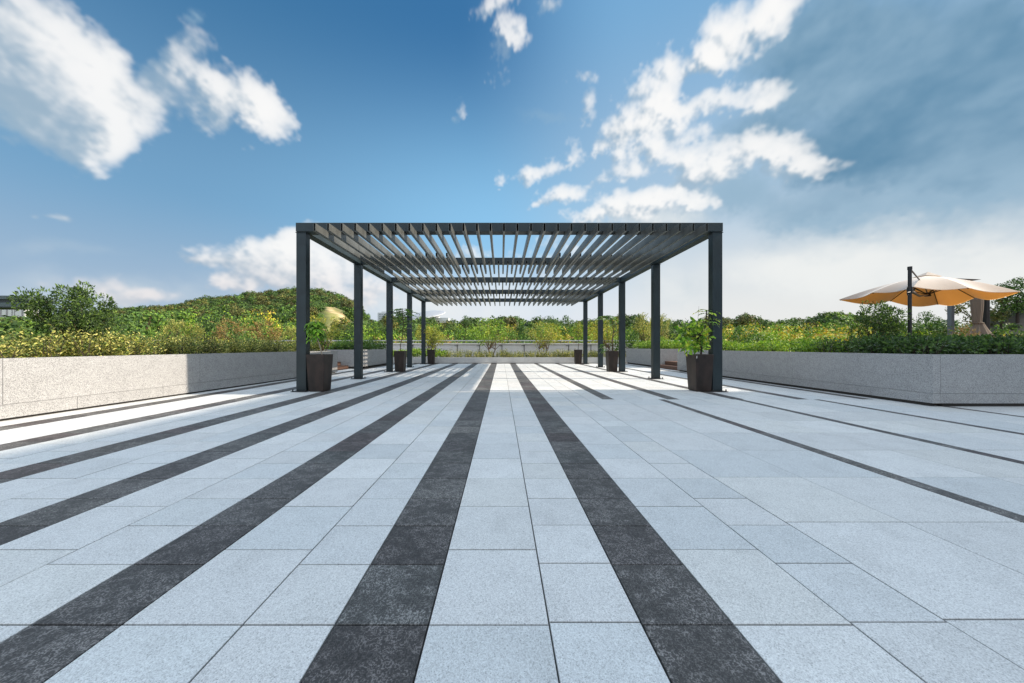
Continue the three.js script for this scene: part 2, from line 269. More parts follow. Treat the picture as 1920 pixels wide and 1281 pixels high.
const PAL = {
  dark: [[0.030, 0.070, 0.014], [0.045, 0.095, 0.018], [0.022, 0.055, 0.014], [0.07, 0.13, 0.025]],
  green: [[0.05, 0.115, 0.018], [0.075, 0.15, 0.022], [0.035, 0.085, 0.018], [0.11, 0.18, 0.03]],
  lime: [[0.17, 0.27, 0.025], [0.12, 0.23, 0.02], [0.23, 0.31, 0.035], [0.08, 0.17, 0.018]],
  yellow: [[0.26, 0.27, 0.035], [0.19, 0.23, 0.03], [0.32, 0.29, 0.045], [0.12, 0.17, 0.025]],
  gold: [[0.32, 0.31, 0.03], [0.26, 0.30, 0.03], [0.40, 0.32, 0.045], [0.17, 0.25, 0.025], [0.34, 0.24, 0.05], [0.22, 0.28, 0.03]],
  deep: [[0.028, 0.062, 0.013], [0.045, 0.092, 0.016], [0.02, 0.045, 0.012], [0.095, 0.16, 0.025]],
  variegated: [[0.30, 0.30, 0.09], [0.42, 0.40, 0.16], [0.09, 0.13, 0.03], [0.055, 0.095, 0.022], [0.20, 0.22, 0.05]],
  rust: [[0.22, 0.13, 0.06], [0.15, 0.11, 0.04], [0.14, 0.16, 0.035], [0.28, 0.20, 0.09]],
  olive: [[0.07, 0.085, 0.022], [0.10, 0.105, 0.03], [0.05, 0.07, 0.018], [0.12, 0.11, 0.04]],
};
// a multi-stem plant: returns {trunk, crown} geometries, base at the origin
function bush(seed, o) {
  const r = RNG(seed), L = new Leaves(r, PAL[o.pal]), T = [], cl = [];
  for (let k = 0; k < o.clumps; k++) {
    const d = L.rnd(), q = Math.cbrt(0.25 + 0.75 * r()); let y = d.y * q; if (o.dome) y = Math.abs(y) * 2 - 1;
    const lump = 0.82 + 0.36 * r(); cl.push(V(d.x * q * o.rx * lump, o.cy + y * o.ry * lump, d.z * q * o.rx * lump));
  }
  const fork = o.fork ?? o.cy * 0.25;
  for (let s = 0; s < (o.stems || 1); s++) {
    const an = s / (o.stems || 1) * 6.28 + r(), sp = (o.spread || 0) * (0.5 + r()), mid = V(Math.cos(an) * sp, fork, Math.sin(an) * sp);
    T.push(tube([V(Math.cos(an) * o.r0, -0.05, Math.sin(an) * o.r0), mid.clone().multiplyScalar(0.5), mid], [o.r0 * 1.15, o.r0, o.r0 * 0.8], 6));
    const mine = cl.filter((_, i) => i % (o.stems || 1) === s).slice(0, o.limbs || 7);
    for (const c of mine) { const m = mid.clone().lerp(c, 0.5).add(V((r() - 0.5) * 0.12 * o.rx, 0.1 * o.ry, (r() - 0.5) * 0.12 * o.rx)); T.push(tube([mid, m, c], [o.r0 * 0.62, o.r0 * 0.38, o.r0 * 0.15], 5)); }
  }
  for (const c of cl) {
    const rad = o.cr * (0.7 + 0.6 * r());
    if (o.shoots) for (let k = 0; k < o.per; k++) { const d = L.rnd().add(V(0, o.up ?? 0.8, 0)).normalize(); L.shoot(c.clone().addScaledVector(L.rnd(), rad * 0.5), d, rad * (0.7 + 0.8 * r()), o.shoots, o.leaf[0], o.leaf[1], o.aspect || 0.42); }
    else if (o.dome) L.tuft(c, rad * 0.9, o.per, o.leaf[0], o.leaf[1], o.aspect || 0.55, 0.9, V(0, o.cy - o.ry, 0)); else L.clump(c, rad, o.per, o.leaf[0], o.leaf[1], o.aspect || 0.5, o.up ?? 0.3);
  }
  return { trunk: mergeGeometries(T), crown: L.geo() };
}
function plantThing(g, name, label, cat, pos, scale = [1, 1, 1], turn = 0, mats = [M.bark, LEAF], group) {
  const t = thing(name, label, cat, pos.x, pos.y, -pos.z, turn, group); t.scale.set(...scale);
  mesh('trunk', g.trunk, mats[0], t); mesh('crown', g.crown, mats[1], t); return t;
}

function tint(g, c) { const n = g.attributes.position.count, a = new Float32Array(n * 3); for (let i = 0; i < n; i++) { a[3 * i] = c[0]; a[3 * i + 1] = c[1]; a[3 * i + 2] = c[2]; } g.setAttribute('color', new THREE.BufferAttribute(a, 3)); return g; }

// ------------------------------------------------------------------ terrain
const GY = -4;
structure('ground', new THREE.PlaneGeometry(9000, 9000).rotateX(-Math.PI / 2).translate(0, GY - 0.03, 0), M.ground);
const RIDGE = [[-420, 9], [-300, 14], [-195, 22], [-175, 24], [-148, 28], [-129, 30.5], [-104, 33], [-93, 33], [-82, 29.5], [-75, 26], [-69, 18], [-62, 12], [-50, 6], [-30, 1.5], [0, 0], [400, 0]];
function ridge(x) { for (let i = 1; i < RIDGE.length; i++) if (x <= RIDGE[i][0]) { const a = RIDGE[i - 1], b = RIDGE[i], t = (x - a[0]) / (b[0] - a[0]); return a[1] + (b[1] - a[1]) * t; } return 0; }
function bare(x, d, more = 0) {
  const t = (d - 54) / 50, c = (-0.462 - 0.035 * t) * d, w = (0.088 - 0.054 * t) * d + more;
  return sstep(1.1, 0.7, Math.abs(x - c) / Math.max(0.1, w) + (fbm(x * 0.3, 0, d * 0.3, 3) - 0.5) * 1.1) * sstep(50, 55, d) * sstep(106, 98, d);
}
function hillY(x, d) {
  const u = x * 170 / Math.max(60, d);                           // the ridge fans out from the terrace
  const p = Math.pow(Math.min(1, Math.max(0, (d - 52) / 118)), 0.85) * sstep(420, 190, d);
  let y = GY - 0.6 + (ridge(u) + 0.6) * p * 0.98;
  y += Math.max(0, 3.4 - Math.abs(x + 51 + (noise(d * 0.2, 1, 3) - 0.5) * 3) * 0.42 - Math.abs(d - 99) * 0.13) + bare(x, d) * (fbm(x * 0.55, 7, d * 0.22, 3) - 0.5) * 3.2;
  y += 15.5 * Math.exp(-(((x - 114) / 13) ** 2) - ((d - 70) / 13) ** 2);
  y += (noise(x * 0.08, 3, d * 0.08) - 0.5) * 2.2 * p + (noise(x * 0.3, 3, d * 0.3) - 0.5) * 0.9 * p;
  return y;
}
function terrainPatch(x0, x1, d0, d1, step) {
  const nx = Math.round((x1 - x0) / step), nd = Math.round((d1 - d0) / step), P = [], C = [], I = [];
  for (let j = 0; j <= nd; j++) for (let i = 0; i <= nx; i++) {
    const x = x0 + (x1 - x0) * i / nx, d = d0 + (d1 - d0) * j / nd; P.push(x, hillY(x, d), -d);
    const n = fbm(x * 0.35, 1, d * 0.35, 3), b = bare(x, d), br = x > 60 ? 1 : 0;
    let c = mix3([0.05, 0.075, 0.022], [0.085, 0.10, 0.03], n); if (br) c = mix3([0.12, 0.11, 0.095], [0.19, 0.165, 0.13], n);
    const m = sstep(0.42, 0.56, fbm(x * 0.7 + 9, 4, d * 0.35, 4));
    c = mix3(c, mix3(mix3([0.30, 0.21, 0.10], [0.56, 0.43, 0.24], sstep(0.3, 0.65, fbm(x * 0.9, 2, d * 0.35, 4))), [0.17, 0.19, 0.05], m * 0.85), b); C.push(...c);
  }
  for (let j = 0; j < nd; j++) for (let i = 0; i < nx; i++) { const a = j * (nx + 1) + i, b = a + 1, c = a + nx + 1, e = c + 1; I.push(a, b, e, a, e, c); }
  const g = new THREE.BufferGeometry(); g.setAttribute('position', new THREE.Float32BufferAttribute(P, 3)); g.setAttribute('color', new THREE.Float32BufferAttribute(C, 3)); g.setIndex(I); g.computeVertexNormals(); return g;
}
structure('hill', terrainPatch(-430, -8, 50, 300, 1.25), M.hill, 'wooded hill with a bare sandy slope behind the terrace');
structure('hill', terrainPatch(62, 190, 36, 130, 2.5), M.hill, 'grey brushy mound at the right edge behind the parasol');

// ------------------------------------------------------------------ terrace and paving
structure('terrace', box(-60, 40, GY - 0.5, -0.012, -40, 22.2), M.joint, 'terrace under the paving');
structure('paving_apron', box(-60, 40, -0.011, -0.004, -40, -1.3), M.apron, 'plain pale paving behind the camera');
const floor = new THREE.Group(); floor.name = 'paved_floor'; scene.add(floor);
floor.userData = { kind: 'structure', label: 'terrace floor of pale granite tiles crossed by dark stone strips' };
{
  const r = RNG(11), tiles = [], GAP = 0.0023;
  const LIGHT = [[1, 1, 1], [0.97, 0.985, 0.995], [1.04, 1.04, 1.035], [0.93, 0.955, 0.97], [1.015, 1.01, 0.99], [0.99, 1.01, 1.015], [0.95, 0.95, 0.945]];
  const DARK = [[1, 1, 1], [0.86, 0.84, 0.85], [1.15, 1.16, 1.14], [0.80, 0.70, 0.71], [0.98, 1.02, 1.02], [1.28, 1.27, 1.22]];
  const add = (x0, x1, d0, d1, dark) => tiles.push({ x0, x1, d0, d1, dark });
  const col = (x0, x1, rows, dark) => { for (let k = 1; k < rows.length; k++) add(x0, x1, rows[k - 1], rows[k], dark); };
  const seq = (a, s, lo, hi) => { const o = []; for (let k = Math.ceil((lo - a) / s); a + k * s < hi; k++) o.push(a + k * s); o.push(hi); return o; };
  const END = 17.9;
  const small = seq(1.094, 0.302, -1.3, END), large = seq(1.094, 0.405, -1.3, END), small2 = seq(1.105, 0.300, -1.3, END);
  const strips = [[-5.77, -5.47], [-4.71, -4.41], [-3.67, -3.37], [-2.62, -2.32], [-1.556, -1.256], [-0.552, -0.241], [0.466, 0.769]];
  col(-6.45, -5.77, large, 0);
  strips.forEach(([a, b], k) => {
    col(a, b, small, 1); const next = k < 6 ? strips[k + 1][0] : 1.49, j = k === 6 ? 1.164 : b + 0.40;
    col(b, j, large, 0); col(j, next, k > 4 ? small2 : small, 0);
  });
  // the wider field on the right: big tiles with narrow dark lines in front, wider bands further off
  const big = [-1.3, -0.70, -0.10, 0.516, 1.116, 1.734, 2.33, 2.94, 3.53, 4.10, 4.66, 5.22, 5.76];
  const offs = (a) => a.map((v, i) => (i && i < a.length - 1 ? v + 0.0 : v));
  let x = 1.49; for (let k = 0; k < 9; k++) { col(x, x + 0.62, big, 0); col(x + 0.62, x + 1.24, offs(big), 0); col(x + 1.24, x + 1.35, big, 1); x += 1.35; }
  const far = seq(5.76, 0.60, 5.77, END); far.unshift(5.76); const farS = seq(5.76, 0.40, 5.77, END); farS.unshift(5.76);
  const bands = [[1.77, 1.97], [2.90, 3.11], [4.03, 4.24], [5.16, 5.37], [6.3, 6.5]]; let p = 1.49;
  for (const [a, b] of bands) { const m = p + (a - p) * 0.55; if (a - p > 0.5) { col(p, m, far, 0); col(m, a, farS, 0); } else col(p, a, farS, 0); col(a, b, farS, 1); p = b; }
  col(6.5, 7.2, far, 0); col(7.2, 9, far, 0);
  const geoTile = (t) => {
    const a = t.x0 + GAP, b = t.x1 - GAP, e = t.d0 + GAP, f = t.d1 - GAP, c = 0.0018, h = (r() - 0.5) * 0.0016, lo = -0.0118;
    const P = [], I = []; const q = (A, B, C, D) => { const n = P.length / 3; P.push(...A, ...B, ...C, ...D); I.push(n, n + 1, n + 2, n, n + 2, n + 3); };
    const T = [[a + c, h, -(e + c)], [b - c, h, -(e + c)], [b - c, h, -(f - c)], [a + c, h, -(f - c)]], K = [[a, h - c, -e], [b, h - c, -e], [b, h - c, -f], [a, h - c, -f]], B = K.map((v) => [v[0], lo, v[2]]);
    q(...T); for (let k = 0; k < 4; k++) { const m = (k + 1) % 4; q(K[k], K[m], T[m], T[k]); q(B[k], B[m], K[m], K[k]); }
    const g = new THREE.BufferGeometry(); g.setAttribute('position', new THREE.Float32BufferAttribute(P, 3)); g.setIndex(I); g.computeVertexNormals();
    const ox = r(), oy = r(), flip = r() < 0.5 ? -1 : 1, uv = []; for (let i = 0; i < P.length; i += 3) uv.push(P[i] * flip + ox, P[i + 2] * 1 + oy);
    g.setAttribute('uv', new THREE.Float32BufferAttribute(uv, 2));
    const pal = t.dark ? DARK : LIGHT, k = pal[Math.floor(r() * r() * pal.length * 0.999 + (r() < 0.3 ? r() * (pal.length - 1) * 0.7 : 0)) % pal.length], v = t.dark ? 0.86 + 0.3 * r() : 0.945 + 0.10 * r();
    tint(g, [k[0] * v, k[1] * v, k[2] * v]); const ca = g.attributes.color.array;      // dirt worn into the arrises
    for (let i = 0; i < P.length / 3; i++) if (P[3 * i + 1] < h - c * 0.5) for (let m = 0; m < 3; m++) ca[3 * i + m] *= 0.6;
    return g;
  };
  const size = (t) => { const d = Math.max(0.3, t.d0), d1 = t.d1; if (d1 < 0.95) return 0; const X = (t.x0 + t.x1) / 2 / Math.max(d, 0.9); if (X < -1.75 || X > 1.85) return 0; return (t.x1 - t.x0) / d * (1 / d - 1 / d1); };
  tiles.forEach((t) => { t.s = size(t); }); tiles.sort((a, b) => b.s - a.s);
  const rest = [[], []];
  tiles.forEach((t, k) => { const g = geoTile(t), m = t.dark ? M.basalt : M.granite; if (k < 299) mesh('tile', g, m, floor); else rest[t.dark].push(g); });
  const a = mesh('far_tile', mergeGeometries(rest[0]), M.granite, floor), b = mesh('far_dark_tile', mergeGeometries(rest[1]), M.basalt, floor);
  a.userData.kind = b.userData.kind = 'stuff';
}

// ------------------------------------------------------------------ raised planters: base course and upper slabs, each piece its own
const prng = RNG(5);
function cladding(t, run, y0, y1, mat, maxLen, nm, thick = 0.10) {
  // run: [[x,d],[x,d]] polyline ends; pieces set along it, outer face on the line
  const [[xa, da], [xb, db]] = run, L = Math.hypot(xb - xa, db - da), n = Math.max(1, Math.round(L / maxLen)), ang = Math.atan2(db - da, xb - xa);
  for (let k = 0; k < n; k++) {
    const l = L / n - 0.003, g = uvMetres(new RoundedBoxGeometry(l, y1 - y0 - 0.002, thick, 1, 0.003), 1, prng(), prng()), v = 0.96 + 0.08 * prng();
    tint(g, [v, v, v]); g.translate(0, 0, thick / 2); g.rotateY(ang); const m = (k + 0.5) / n;
    g.translate(xa + (xb - xa) * m, (y0 + y1) / 2, -(da + (db - da) * m)); mesh(nm, g, mat, t);
  }
}
function planter(label, runs, top, soil, o = {}) {
  const t = thing('raised_planter', label, 'planter');
  for (const run of runs) {
    const lo = o.gap ?? 0.03;
    cladding(t, run, lo, o.course ?? 0.20, o.mat || M.pebble, o.courseLen ?? 1.2, 'base_slab', 0.112);
    cladding(t, run, (o.course ?? 0.20) + 0.001, top, o.mat || M.pebble, o.slabLen ?? 2.4, 'slab', 0.11);
    // recessed plinth under the slabs
    const [[xa, da], [xb, db]] = run, L = Math.hypot(xb - xa, db - da), g = new THREE.BoxGeometry(L - 0.16, 0.2, 0.08); g.translate(0, 0, 0.08); g.rotateY(Math.atan2(db - da, xb - xa)); g.translate((xa + xb) / 2, lo - 0.03, -(da + db) / 2);
    mesh('plinth', uvMetres(g), M.plinth, t);
  }
  const sh = new THREE.Shape(soil.map(([x, d]) => new THREE.Vector2(x, d))), sg = new THREE.ExtrudeGeometry(sh, { depth: top - 0.12, bevelEnabled: false });
  sg.rotateX(-Math.PI / 2); const g = uvMetres(sg); mesh('soil', g, M.soil, t); return t;
}
const leftX = (d) => -6.315 + 0.0459 * d;
planter('long low speckled granite planter wall on the left, sunlit in front and shaded behind', [[[leftX(11.66), 11.66], [leftX(-1), -1]], [[-15, 11.66], [leftX(11.66) - 0.115, 11.66]]], 0.775, [[-6.49, -0.95], [-5.92, 11.54], [-15, 11.54], [-15, -0.95]], {});
planter('granite planter on the left beyond the gap, striped with light from the pergola slats', [[[-14, 13.65], [-5.70, 13.65]].reverse(), [[-5.69, 13.77], [-5.74, 16.9]].reverse()], 0.79, [[-5.85, 13.8], [-5.9, 16.8], [-14, 16.8], [-14, 13.8]], { gap: 0.09, course: 0.22 });
planter('grey granite planter on the right with its near corner in the shade', [[[6.6, 5.05], [6.6, 12.4]], [[6.712, 5.05], [15, 5.05]].reverse(), [[6.712, 12.4], [9.4, 12.4]]], 0.80, [[6.72, 5.15], [15, 5.15], [15, 7.4], [8.7, 7.4], [8.7, 12.28], [6.72, 12.28]], { gap: 0.05 });
planter('granite planter on the right beyond the wooden steps', [[[6.72, 14.3], [6.72, 17.8]], [[6.832, 14.3], [15, 14.3]].reverse()], 0.82, [[6.82, 14.4], [15, 14.4], [15, 17.7], [6.82, 17.7]], { gap: 0.08 });
planter('very low pale stone planter across the back of the terrace', [[[-12, 17.95], [13, 17.95]].reverse()], 0.335, [[-12, 18.05], [13, 18.05], [13, 21.9], [-12, 21.9]], { mat: M.stone, gap: 0.02, course: 0.06, courseLen: 5, slabLen: 1.48 });

// deck behind the right planter, low walls of ground on the left
structure('deck', box(8.72, 36, -0.01, 0.48, 4.0 + 3.42, 21.8), M.timber, 'raised deck behind the right planter');
structure('planting_bed', box(-40, -12.1, -0.01, 0.5, 11.8, 21.8), M.soil, 'planting bed behind the left planters');
structure('planting_bed', box(-40, -15.05, -0.01, 0.5, -3, 11.7), M.soil, 'planting bed left of the long planter');

function steps(label, x0, x1, d0, d1, n, dir) {
  const t = thing('garden_steps', label, 'steps');
  for (let k = 0; k < n; k++) { const a = dir > 0 ? x0 + k * 0.32 : x0, b = dir > 0 ? x1 : x1 - k * 0.32; mesh('step', box(a, b, k * 0.15 - 0.002, k * 0.15 + 0.146 , d0, d1, 0.006), M.timber, t); }
}
steps('brown wooden steps between the two right planters', 6.75, 9.3, 12.52, 14.28, 2, 1);
steps('brown wooden steps between the two left planters', -9.5, -6.3, 11.8, 13.62, 2, -1);

// ------------------------------------------------------------------ back parapet with handrail
{
  const t = thing('parapet', 'pale parapet wall of upright panels with a metal handrail behind the back planter', 'parapet');
  const r = RNG(8);
  for (let k = 0; k < 34; k++) { const x = -34 + k * 1.48, v = 0.95 + r() * 0.1; mesh('panel', tint(box(x + 0.006, x + 1.474, 0.10, 1.06, 22.0, 22.12, 0.004), [v * 1.3, v * 1.29, v * 1.3]), M.stone, t); }
  for (let k = 0; k < 9; k++) mesh('coping', tint(box(-34 + k * 5.6, -34 + k * 5.6 + 5.59, 1.062, 1.15, 21.94, 22.20, 0.006), [1.32, 1.31, 1.28]), M.stone, t);
  const rail = mesh('handrail', tube([V(-34, 1.31, -22.06), V(-10, 1.31, -22.06), V(16, 1.31, -22.06)], [0.035, 0.035, 0.035], 8), M.rail, t);
  for (let k = 0; k < 34; k++) mesh('rail_post', box(-34 + k * 1.48 - 0.014, -34 + k * 1.48 + 0.014, 1.15, 1.29, 22.04, 22.08), M.rail, t);
  for (let k = 0; k < 34; k++) { const x = -34 + k * 1.48; mesh('bracket', mergeGeometries([box(x - 0.016, x + 0.016, 0.36, 1.04, 21.965, 21.998), box(x - 0.20, x + 0.016, 0.98, 1.0, 21.94, 21.962)]), M.bolt, t); }
}

// ------------------------------------------------------------------ pergola
{
  const t = thing('pergola', 'dark grey steel pergola with rows of slats over the terrace', 'pergola');
  const XL = -4.19, XR = 4.517, PW = 0.2, TOP = 3.446, BOT = 3.268, D = [6.75, 9.39, 12.03, 14.66, 17.3];
  const plate = mergeGeometries([box(-0.16, 0.16, 0.001, 0.013, -0.09, 0.235)].concat([-1, 1].flatMap((a) => [-1, 1].map((b) => new THREE.CylinderGeometry(0.012, 0.012, 0.045, 8).translate(a * 0.132, 0.03, -(0.0725 + b * 0.13))).map((g) => uvMetres(g)))).map((g) => g.index ? g.toNonIndexed() : g));
  const boltOnly = plate, capGeo = box(-PW / 2 - 0.012, PW / 2 + 0.012, -0.006, 0.006, -0.087, 0.087, 0.003);
  for (const d of D) for (const x of [XL, XR - PW]) {
    const body = mergeGeometries([box(x, x + PW, 0.014, BOT - 0.023, d, d + 0.15, 0.006)]);
    const p = mesh('post', body, M.steel, t);
    const cp = mesh('cap_plate', capGeo, M.steel, p); cp.position.set(x + PW / 2, BOT - 0.016, -(d + 0.075));
    const b = mesh('base_plate', boltOnly, M.bolt, p); b.position.set(x + PW / 2, 0, -d);
  }
  for (const x of [XL, XR - PW]) mesh('side_beam', box(x + 0.002, x + PW - 0.002, BOT, TOP - 0.002, D[0] + 0.215, D[4] + 0.155, 0.004), M.steel, t);
  D.forEach((d, k) => mesh('cross_beam', k ? box(XL + PW, XR - PW, BOT + 0.003, TOP - 0.004, d - 0.02, d + 0.14, 0.004) : box(XL - 0.002, XR + 0.002, BOT, TOP, d - 0.012, d + 0.21, 0.004), M.steel, t));
  // hollow rectangular slats, open at the ends, in four staggered sets
  const tubeGeo = (len, y0, y1) => {
    const w = 0.0215, e = 0.005, h = (y1 - y0) / 2, sh = new THREE.Shape([[-w, -h], [w, -h], [w, h], [-w, h]].map((p) => new THREE.Vector2(...p)));
    sh.holes.push(new THREE.Path([[-w + e, -h + e], [-w + e, h - e], [w - e, h - e], [w - e, -h + e]].map((p) => new THREE.Vector2(...p))));
    return uvMetres(new THREE.ExtrudeGeometry(sh, { depth: len, bevelEnabled: false }).translate(0, (y0 + y1) / 2, -len));
  };
  // each set hangs under the beams: [start, end, half-pitch offset, bottom, top]; the starts are uneven as built
  const PITCH = 0.2568, X0 = -3.545, sets = [[6.27, 9.97, 0, 3.108, 3.262], [8.25, 12.2, 1, 3.172, 3.2605], [11.2, 14.85, 0, 3.172, 3.262], [14.0, 17.82, 1, 3.108, 3.2605]];
  sets.forEach(([a, b, off, y0, y1], si) => {
    const gs = [0, 0.75, 1.15].map((c) => tubeGeo(b - a - (si === 1 ? c : si === 2 ? c * 0.6 : 0), y0, y1));
    for (let k = 0; k < 30 - off; k++) {
      const x = X0 + (k + off / 2) * PITCH, v = si === 0 || si === 3 ? 0 : Math.abs(x - 0.1) > 1.25 ? 0 : x < -0.35 ? 2 : 1;
      const s = mesh('slat', gs[v], M.slat, t); s.position.set(x, 0, -(b - (b - a - (si === 1 ? [0, 0.75, 1.15][v] : si === 2 ? [0, 0.75, 1.15][v] * 0.6 : 0))) + (off ? 0.003 : 0));
    }
  });
}

// ------------------------------------------------------------------ tapered pots and their plants
function potGeo(h = 0.76, top = 0.185, bot = 0.150) {
  const ring = (y, w, c) => { const o = []; for (const [sx, sz] of [[1, 1], [-1, 1], [-1, -1], [1, -1]]) { const e = sx * sz > 0; o.push(e ? [sx * w, y, sz * (w - c)] : [sx * (w - c), y, sz * w], e ? [sx * (w - c), y, sz * w] : [sx * w, y, sz * (w - c)]); } return o; };
  const R = [ring(0.012, bot, 0.006), ring(0.02, bot + 0.001, 0.006), ring(h - 0.004, top, 0.006), ring(h, top - 0.004, 0.006), ring(h, top - 0.02, 0.004), ring(h - 0.07, top - 0.024, 0.004)], P = [], I = [];
  R.forEach((q) => q.forEach((v) => P.push(...v))); for (let k = 0; k < R.length - 1; k++) for (let i = 0; i < 8; i++) { const a = k * 8 + i, b = k * 8 + (i + 1) % 8; I.push(a, a + 8, b, b, a + 8, b + 8); }
  let g = new THREE.BufferGeometry(); g.setAttribute('position', new THREE.Float32BufferAttribute(P, 3)); g.setIndex(I); g = toCreasedNormals(g, 0.4); return uvMetres(g, 1);
}
const potBody = potGeo(), potSoil = uvMetres(new THREE.BoxGeometry(0.325, 0.03, 0.325).translate(0, 0.70, 0)), potFoot = uvMetres(new THREE.BoxGeometry(0.27, 0.012, 0.27).translate(0, 0.0065, 0));
function pot(x, d, label) {
  const t = thing('planter_pot', label, 'plant pot', x, 0, d, 0);
  mesh('body', potBody, M.pot, t); mesh('soil', potSoil, M.soil, t); mesh('foot', potFoot, M.plinth, t); return t;
}
pot(-3.765, 6.86, 'dark brown tapered square pot beside the front left pergola post');
pot(-3.71, 12.15, 'dark brown tapered square pot beside the middle left pergola post');
pot(-3.70, 17.45, 'dark brown tapered square pot beside the rearmost left pergola post');
const rp = pot(4.11, 6.86, 'dark brown tapered square pot with a white mark by the front right pergola post');
mesh('white_mark', tube([V(-0.155, 0.735, 0.187), V(-0.168, 0.722, 0.1865), V(-0.155, 0.708, 0.1855), V(-0.168, 0.692, 0.185), V(-0.158, 0.682, 0.1845)], [0.004, 0.006, 0.006, 0.006, 0.004], 6), M.white, rp);
pot(4.06, 12.15, 'dark brown tapered square pot beside the middle right pergola post');
pot(4.05, 17.45, 'dark brown tapered square pot beside the rearmost right pergola post');

const stemAt = (pts, y) => { for (let i = 1; i < pts.length; i++) if (y <= Math.max(pts[i].y, pts[i - 1].y) || i === pts.length - 1) { const a = pts[i - 1], b = pts[i], t = Math.min(1, Math.max(0, (y - a.y) / ((b.y - a.y) || 1))); return a.clone().lerp(b, t); } };
function potPlant(label, x, d, stemPts, stemR, bark, build, seed, pal) {
  const t = thing('potted_plant', label, 'plant', x, 0.70, d), r = RNG(seed), L = new Leaves(r, pal);
  const pts = stemPts.map((p) => V(...p)), G = [tube(pts, pts.map((_, i) => stemR * (1 - 0.55 * i / (pts.length - 1))), 7)];
  build(L, r, G, pts); mesh('stem', mergeGeometries(G), bark, t); mesh('leaves', L.geo(), LEAF, t); return t;
}
// a compound leaf: leaflets in pairs along a drooping stalk
function frond(L, G, base, dir, len, n, l, asp = 0.45) {
  const pts = [base], d = dir.clone(); for (let k = 1; k <= n; k++) { d.y -= 0.9 / n; d.normalize(); pts.push(pts[k - 1].clone().addScaledVector(d, len / n)); }
  G.push(tube(pts, pts.map((_, i) => 0.0035 * (1.2 - i / n)), 4)); const col = L.color();
  for (let k = 1; k <= n; k++) { const f = pts[k].clone().sub(pts[k - 1]).normalize(), s = f.clone().cross(V(0, 1, 0)).normalize(), nn = s.clone().cross(f).normalize();
    for (const sg of k === n ? [0] : [-1, 1]) { const dd = f.clone().addScaledVector(s, sg * 1.2).add(V(0, -0.25, 0)).normalize(); const q = nn.clone().addScaledVector(L.rnd(), 0.5); q.addScaledVector(dd, -q.dot(dd)).normalize(); L.leaf(pts[k], dd, q, l * (0.8 + 0.4 * L.r()), l * asp, col.map((c) => c * (0.85 + 0.3 * L.r()))); } }
}
const LG = [[0.15, 0.31, 0.02], [0.11, 0.24, 0.02], [0.20, 0.35, 0.035], [0.05, 0.14, 0.015]];
potPlant('small bright green plant on a leaning pale stem in the front left pot', -3.765, 6.86, [[0.06, -0.02, 0], [0.02, 0.18, 0.01], [-0.03, 0.36, 0.02], [-0.06, 0.52, 0.02], [-0.07, 0.74, 0.02]], 0.014, M.paleBark, (L, r, G, p) => {
  for (let k = 0; k < 64; k++) { const y = 0.40 + 0.36 * r(), a = r() * 6.28; frond(L, G, stemAt(p, Math.min(0.73, y)), V(Math.cos(a) - 0.2, 0.15, Math.sin(a)).normalize(), 0.09 + 0.13 * r(), 4, 0.095, 0.5); }
}, 101, LG);
potPlant('thin stemmed young tree with a drooping crown in the middle left pot', -3.71, 12.15, [[0.03, -0.02, 0], [0.0, 0.25, 0.01], [0.07, 0.55, 0.0], [0.12, 0.95, 0.0], [0.08, 1.5, 0.0]], 0.017, M.bark, (L, r, G, p) => {
  for (let k = 0; k < 60; k++) { const y = 0.75 + 0.85 * Math.sqrt(r()), a = r() * 6.28, b = V(0.1 + Math.cos(a) * 0.22 * r(), y, Math.sin(a) * 0.22 * r()); G.push(tube([stemAt(p, Math.min(1.48, y - 0.08)), b], [0.006, 0.004], 4)); frond(L, G, b, V(Math.cos(a), 0.55, Math.sin(a)).normalize(), 0.2 + 0.18 * r(), 5, 0.105, 0.42); }
}, 102, [[0.05, 0.13, 0.02], [0.08, 0.17, 0.025], [0.035, 0.09, 0.016], [0.11, 0.2, 0.03]]);
potPlant('sparse pale yellow shrub in the rearmost left pot', -3.70, 17.45, [[0, -0.02, 0], [0.03, 0.25, 0], [0.05, 0.5, 0], [0.1, 0.85, 0]], 0.016, M.bark, (L, r, G, p) => {
  for (let k = 0; k < 26; k++) { const y = 0.15 + 0.8 * r(), a = r() * 6.28, e = V(0.03 + Math.cos(a) * 0.38 * y, y + 0.15, Math.sin(a) * 0.38 * y); G.push(tube([stemAt(p, y * 0.6), e], [0.006, 0.003], 4)); L.clump(e, 0.14, 26, 0.05, 0.085, 0.5); }
}, 103, PAL.yellow);
